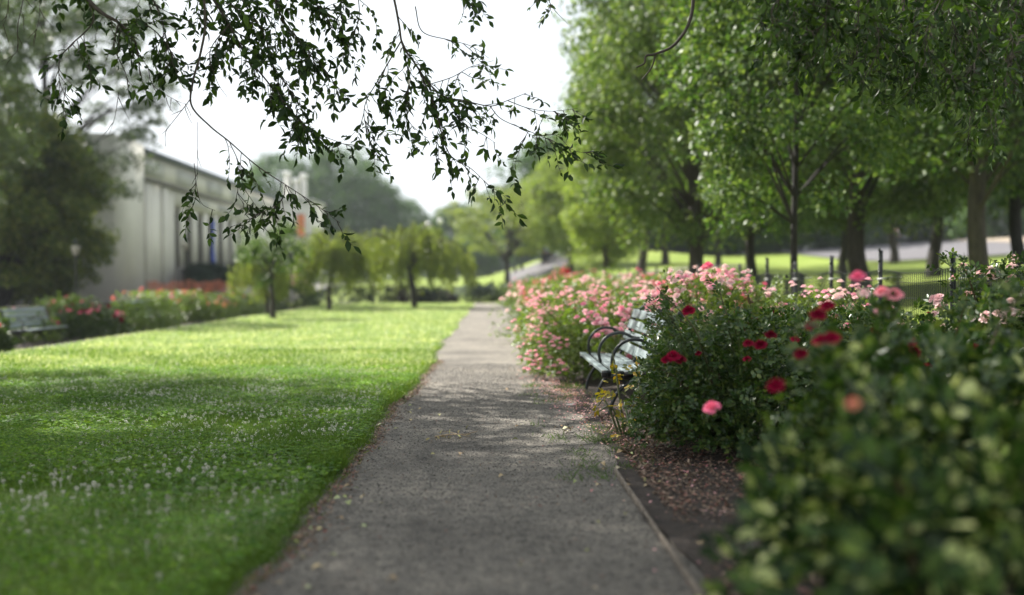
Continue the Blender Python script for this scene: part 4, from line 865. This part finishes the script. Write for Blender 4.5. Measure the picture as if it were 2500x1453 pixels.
x = atx(1380, 48); person('person in a red top walking on the grass beyond the roses', x, 48, 2.8, (pc['red_shirt'], pc['dark_trousers'], pc['grey_hair']), 1.72)
x = atx(1360, 49); person('person in a coral top and pale trousers walking beside the one in red', x, 49, 2.9, (pc['coral_shirt'], pc['grey_trousers'], pc['dark_hair']), 1.66)
x = atx(1336, 78); person('person in a blue top far behind on the grey road', x, 78, .2, (pc['blue_shirt'], pc['dark_trousers'], pc['dark_hair']), 1.7)
x = atx(2195, 96); person('person in a pale lilac top standing far off on the sloping plaza', x, 96, 3.0, (pc['pale_shirt'], pc['dark_trousers'], pc['dark_hair']), 1.7, .03)

# ================================================================== OVERHANGING ELM: branches that reach into the top of the photo
def elm_spray(name, owner, lines, seed, dens=1.0, leaf=.082, lm='leaf_elm', twig_len=(.18, .6), bare=False):
    r = np.random.default_rng(seed); 
    for pl, r0, r1, start, dn, *rest in lines:
        tb, lb = MB(), MB(); P = smooth_line(pl, 8); tb.tube(P, np.linspace(r0, r1, len(P)), 7)
        seg = np.linalg.norm(np.diff(P, axis=0), axis=1); S = np.concatenate([[0], np.cumsum(seg)]); tot = S[-1]
        C, D, N = [], [], []
        s = start * tot
        while s < tot and dn > 0:
            p = np.array([np.interp(s, S, P[:, k]) for k in range(3)]); i = min(np.searchsorted(S, s), len(P) - 1); tg = unit(P[i] - P[max(i - 1, 0)])
            ln = r.uniform(*twig_len) * (1 - .5 * (s / tot)); d = unit(tg * .55 + np.array([0, 0, -.55]) + rdir(1, r)[0] * .75)
            q = [p]; dd = d.copy(); k = max(3, int(ln / .035))
            for _ in range(k): dd = unit(dd + np.array([0, 0, -.045]) + r.normal(size=3) * .14); q.append(q[-1] + dd * .035)
            q = np.array(q); tb.tube(q, np.linspace(.0035, .0014, len(q)), 4, cap=False)
            if not bare:
                side = unit(np.cross(dd, rdir(1, r)[0]))
                for j in range(2, len(q)):
                    for m_ in range(1 if r.uniform() < .7 else 2):
                        if r.uniform() < .12: continue
                        sg = 1 if (j + m_) % 2 else -1; tg2 = unit(q[j] - q[j - 1])
                        C.append(q[j]); D.append(unit(tg2 * .6 + side * sg * .75 + np.array([0, 0, -.2]) + r.normal(size=3) * .45)); N.append(r.normal(size=3) * .8 + np.array([0, 0, .7]))
                C.append(q[-1]); D.append(dd); N.append(r.normal(size=3) + np.array([0, 0, .8]))
            s += r.exponential(.086) / dn
        o = tb.build(name, M['twig'], owner, True)
        if C:
            n = len(C); L = leaf * r.uniform(.45, 1.3, n); add_leaves(lb, np.array(C), np.array(D), np.array(N), L, L * r.uniform(.36, .54, n), 'leaf'); lb.build('leaves', M[lm], o)
def pxl(Y, *pts):
    out = []
    for i, p in enumerate(pts): y = Y if len(p) < 3 else p[2]; out.append(at(p[0], p[1], y))
    return out
elm = thing('elm_tree', 'overhanging elm whose thin drooping leafy branches frame the top left of the photo', 'tree', (-7.6, 10.6, 0))
def loc(P): return [np.asarray(p) - np.array([-7.6, 10.6, 0]) for p in P]
crown = tree_meshes(15, 17, .42, 8.2, 6.2, 330, 95, .19, 1.15, M['leaf_elm'], M['bark'], maxt=.3, flat=.5, hollow=.3, wob=.3, lean=-.5)
link('trunk', crown[0], elm); link('crown', crown[1], elm)
mb = MB()     # the low limb the drooping branches hang from, above the frame
mb.tube(smooth_line(loc([(-7.6, 10.6, 4.2), (-5.5, 9.6, 4.9), (-3.2, 8.6, 4.7), (-1.0, 8.2, 4.5), (1.3, 8.2, 4.35)]), 6), np.linspace(.13, .03, 25), 8)
mb.build('limb', M['bark'], elm, True)
H = lambda Y, *p: loc(pxl(Y, *p))
elm_spray('branch', elm, [
    (H(7.6, (60, -260), (150, -90), (225, 5), (262, 40), (305, 66), (340, 110), (352, 190)), .026, .004, .35, 1.5),
    (H(7.6, (225, 5), (240, 60), (185, 118), (160, 150), (158, 200), (170, 235)), .007, .002, .35, 1.3),
    (H(7.6, (300, 66), (290, 120), (315, 180), (325, 220)), .006, .002, .2, 1.6),
    (H(7.8, (305, 66), (370, 70), (420, 120), (435, 175)), .006, .002, .1, 2.0),
    (H(7.9, (420, -170), (495, -40), (508, 60), (498, 130), (478, 205), (475, 262), (520, 312), (565, 348), (630, 405), (700, 452), (770, 498), (832, 545)), .012, .002, .62, 1.25),
    (H(8.2, (430, -180), (500, -40), (560, 55), (600, 130), (655, 200), (700, 255), (760, 318), (860, 360)), .013, .002, .12, 2.6),
    (H(8.4, (520, -120), (600, 10), (650, 90), (670, 160), (720, 240), (735, 300)), .009, .002, .15, 2.4),
    (H(7.8, (330, -140), (370, -20), (400, 40), (420, 120), (440, 160)), .009, .002, .2, 2.2),
    (H(8.0, (640, -160), (670, -20), (700, 60), (760, 130), (815, 200), (830, 250)), .009, .002, .1, 2.4),
    (H(8.0, (720, -140), (760, -10), (800, 40), (850, 60)), .007, .002, .2, 2.0),
    (H(8.3, (900, -220), (958, -20), (975, 60), (984, 112), (1010, 152), (1052, 210), (1092, 240), (1130, 246), (1196, 260), (1240, 246), (1285, 228)), .011, .0025, .38, 1.5),
    (H(8.2, (1196, 260), (1225, 292), (1290, 320), (1350, 345), (1410, 370), (1440, 372)), .004, .0015, .25, 1.3),
    (H(8.2, (1240, 247), (1290, 265), (1345, 272), (1410, 265)), .004, .0015, .25, 1.6),
    (H(8.3, (1020, 165), (1062, 262), (1080, 330), (1100, 380), (1150, 412), (1192, 452), (1225, 485)), .007, .0015, .2, 1.9),
    (H(8.4, (980, 105), (930, 190), (892, 262), (900, 330), (925, 385)), .006, .0015, .2, 1.8),
    (H(8.5, (984, 112), (1000, 200), (990, 280), (1010, 350)), .006, .0015, .2, 1.7),
    (H(8.3, (1015, 20), (1032, 80), (1095, 100), (1150, 115), (1195, 145)), .005, .0015, .5, 1.2),
    (H(8.2, (1090, -150), (1120, -40), (1145, 10), (1165, 25)), .006, .0015, .4, 1.6),
    (H(8.0, (1280, -180), (1320, -50), (1345, 15), (1385, 60)), .006, .0015, .5, 1.4),
    (H(7.9, (565, 348), (590, 410), (585, 470), (600, 500)), .004, .0015, .25, 1.3),
    (H(8.3, (1050, 208), (1105, 190), (1150, 165), (1205, 150)), .004, .0015, .2, 1.5),
    (H(8.2, (870, -60), (880, 40), (865, 85), (850, 130)), .005, .0015, .3, 1.3),
    (H(8.2, (1290, 320), (1270, 360), (1265, 400)), .003, .0012, .15, 1.6),
    (H(8.4, (1090, 240), (1130, 300), (1180, 330), (1210, 350)), .005, .0015, .2, 1.8),
    (H(8.1, (570, 60), (520, 130), (535, 200), (560, 240)), .005, .0015, .2, 1.6),
    (H(8.0, (600, -150), (690, -60), (760, 20), (850, 20)), .007, .0015, .3, 1.8),
    (H(7.9, (480, 400, 7.9), (488, 470), (500, 500), (530, 515)), .003, .0015, .3, .9),
    (H(7.9, (700, 452), (690, 490), (640, 520), (600, 525)), .004, .0015, .2, 1.3),
], 5)
elm_spray('bare_twig', elm, [
    (H(7.8, (472, 245), (455, 268), (420, 312), (402, 332)), .004, .0015, .2, .9), (H(7.8, (40, -60), (35, 40), (20, 80)), .003, .0012, .2, .8), (H(7.8, (85, -40), (60, 70), (58, 130), (20, 158)), .004, .0015, .2, .5),
    (H(7.8, (110, -60), (112, 40), (100, 100)), .003, .0012, .1, .5), (H(7.9, (370, 170), (385, 215), (440, 250), (470, 260)), .003, .0012, .1, .9), (H(7.8, (300, 230), (290, 290), (275, 335)), .003, .0012, .1, .9), (H(8.0, (488, 300), (488, 440)), .0022, .0012, .5, .2),
], 6, bare=True, twig_len=(.1, .3))
# second overhanging tree on the right
elm2 = thing('elm_tree', 'dark overhanging elm whose leafy sprays hang into the top right of the photo', 'tree', (7.4, 6.2, zf(7.4, 6.2)))
zq = zf(7.4, 6.2)
def H2(Y, *p): return [q - np.array([7.4, 6.2, zq]) for q in pxl(Y, *p)]
cr2 = tree_meshes(16, 13, .33, 4.6, 4.6, 170, 60, .17, .95, M['leaf_elm'], M['bark_dark'], flat=.5, hollow=.3)
link('trunk', cr2[0], elm2); link('crown', cr2[1], elm2)
mb = MB(); mb.tube(smooth_line([q - np.array([7.4, 6.2, zq]) for q in np.array([(7.4, 6.2, 3.9), (6.0, 7.4, 4.6), (4.2, 8.6, 4.7), (2.6, 9.0, 4.6)])], 6), np.linspace(.11, .03, 19), 8); mb.build('limb', M['bark_dark'], elm2, True)
elm_spray('bare_branch', elm2, [(H2(8.0, (1695, -140), (1693, -20), (1682, 55), (1645, 110), (1600, 132), (1577, 137), (1572, 155), (1553, 165)), .017, .006, 0, 0), (H2(8.0, (1600, 132), (1590, 165), (1565, 197)), .008, .005, 0, 0)], 7, bare=True)
ln = []
r = np.random.default_rng(9)
for i in range(34):
    x0 = 1850 + 640 * ((i + r.uniform()) / 34); Y = r.uniform(6.6, 9.5); L_ = (60 + 260 * ((x0 - 1850) / 640) ** .8) * r.uniform(.6, 1.25)
    ln.append((H2(Y, (x0 - 60 * r.normal() , -170), (x0 + r.normal() * 25, -30), (x0 + r.normal() * 30, L_ * .5), (x0 + r.normal() * 40, L_)), .007, .0015, .25, 1.5))
elm_spray('branch', elm2, ln, 10)
# shade trees standing left of the frame
place_tree(air, 'tall_tree', 'tall tree standing left of the frame whose crown shades the near lawn', (-15.5, 14.5, 0), 1.1, (.95, .95, .85))

# the air between: distant things fade
mb = MB(); mb.box(-420, 520, -45, 950, -3, 90)
hz = mb.build('haze', None); hz['kind'] = 'stuff'; hm = bpy.data.materials.new('haze'); hm.use_nodes = True; ht = hm.node_tree; ht.nodes.clear()
ho = ht.nodes.new('ShaderNodeOutputMaterial'); pv = ht.nodes.new('ShaderNodeVolumePrincipled'); pv.inputs['Color'].default_value = (.86, .92, 1, 1); pv.inputs['Density'].default_value = .00045
ht.links.new(pv.outputs[0], ho.inputs['Volume']); hz.data.materials.append(hm)
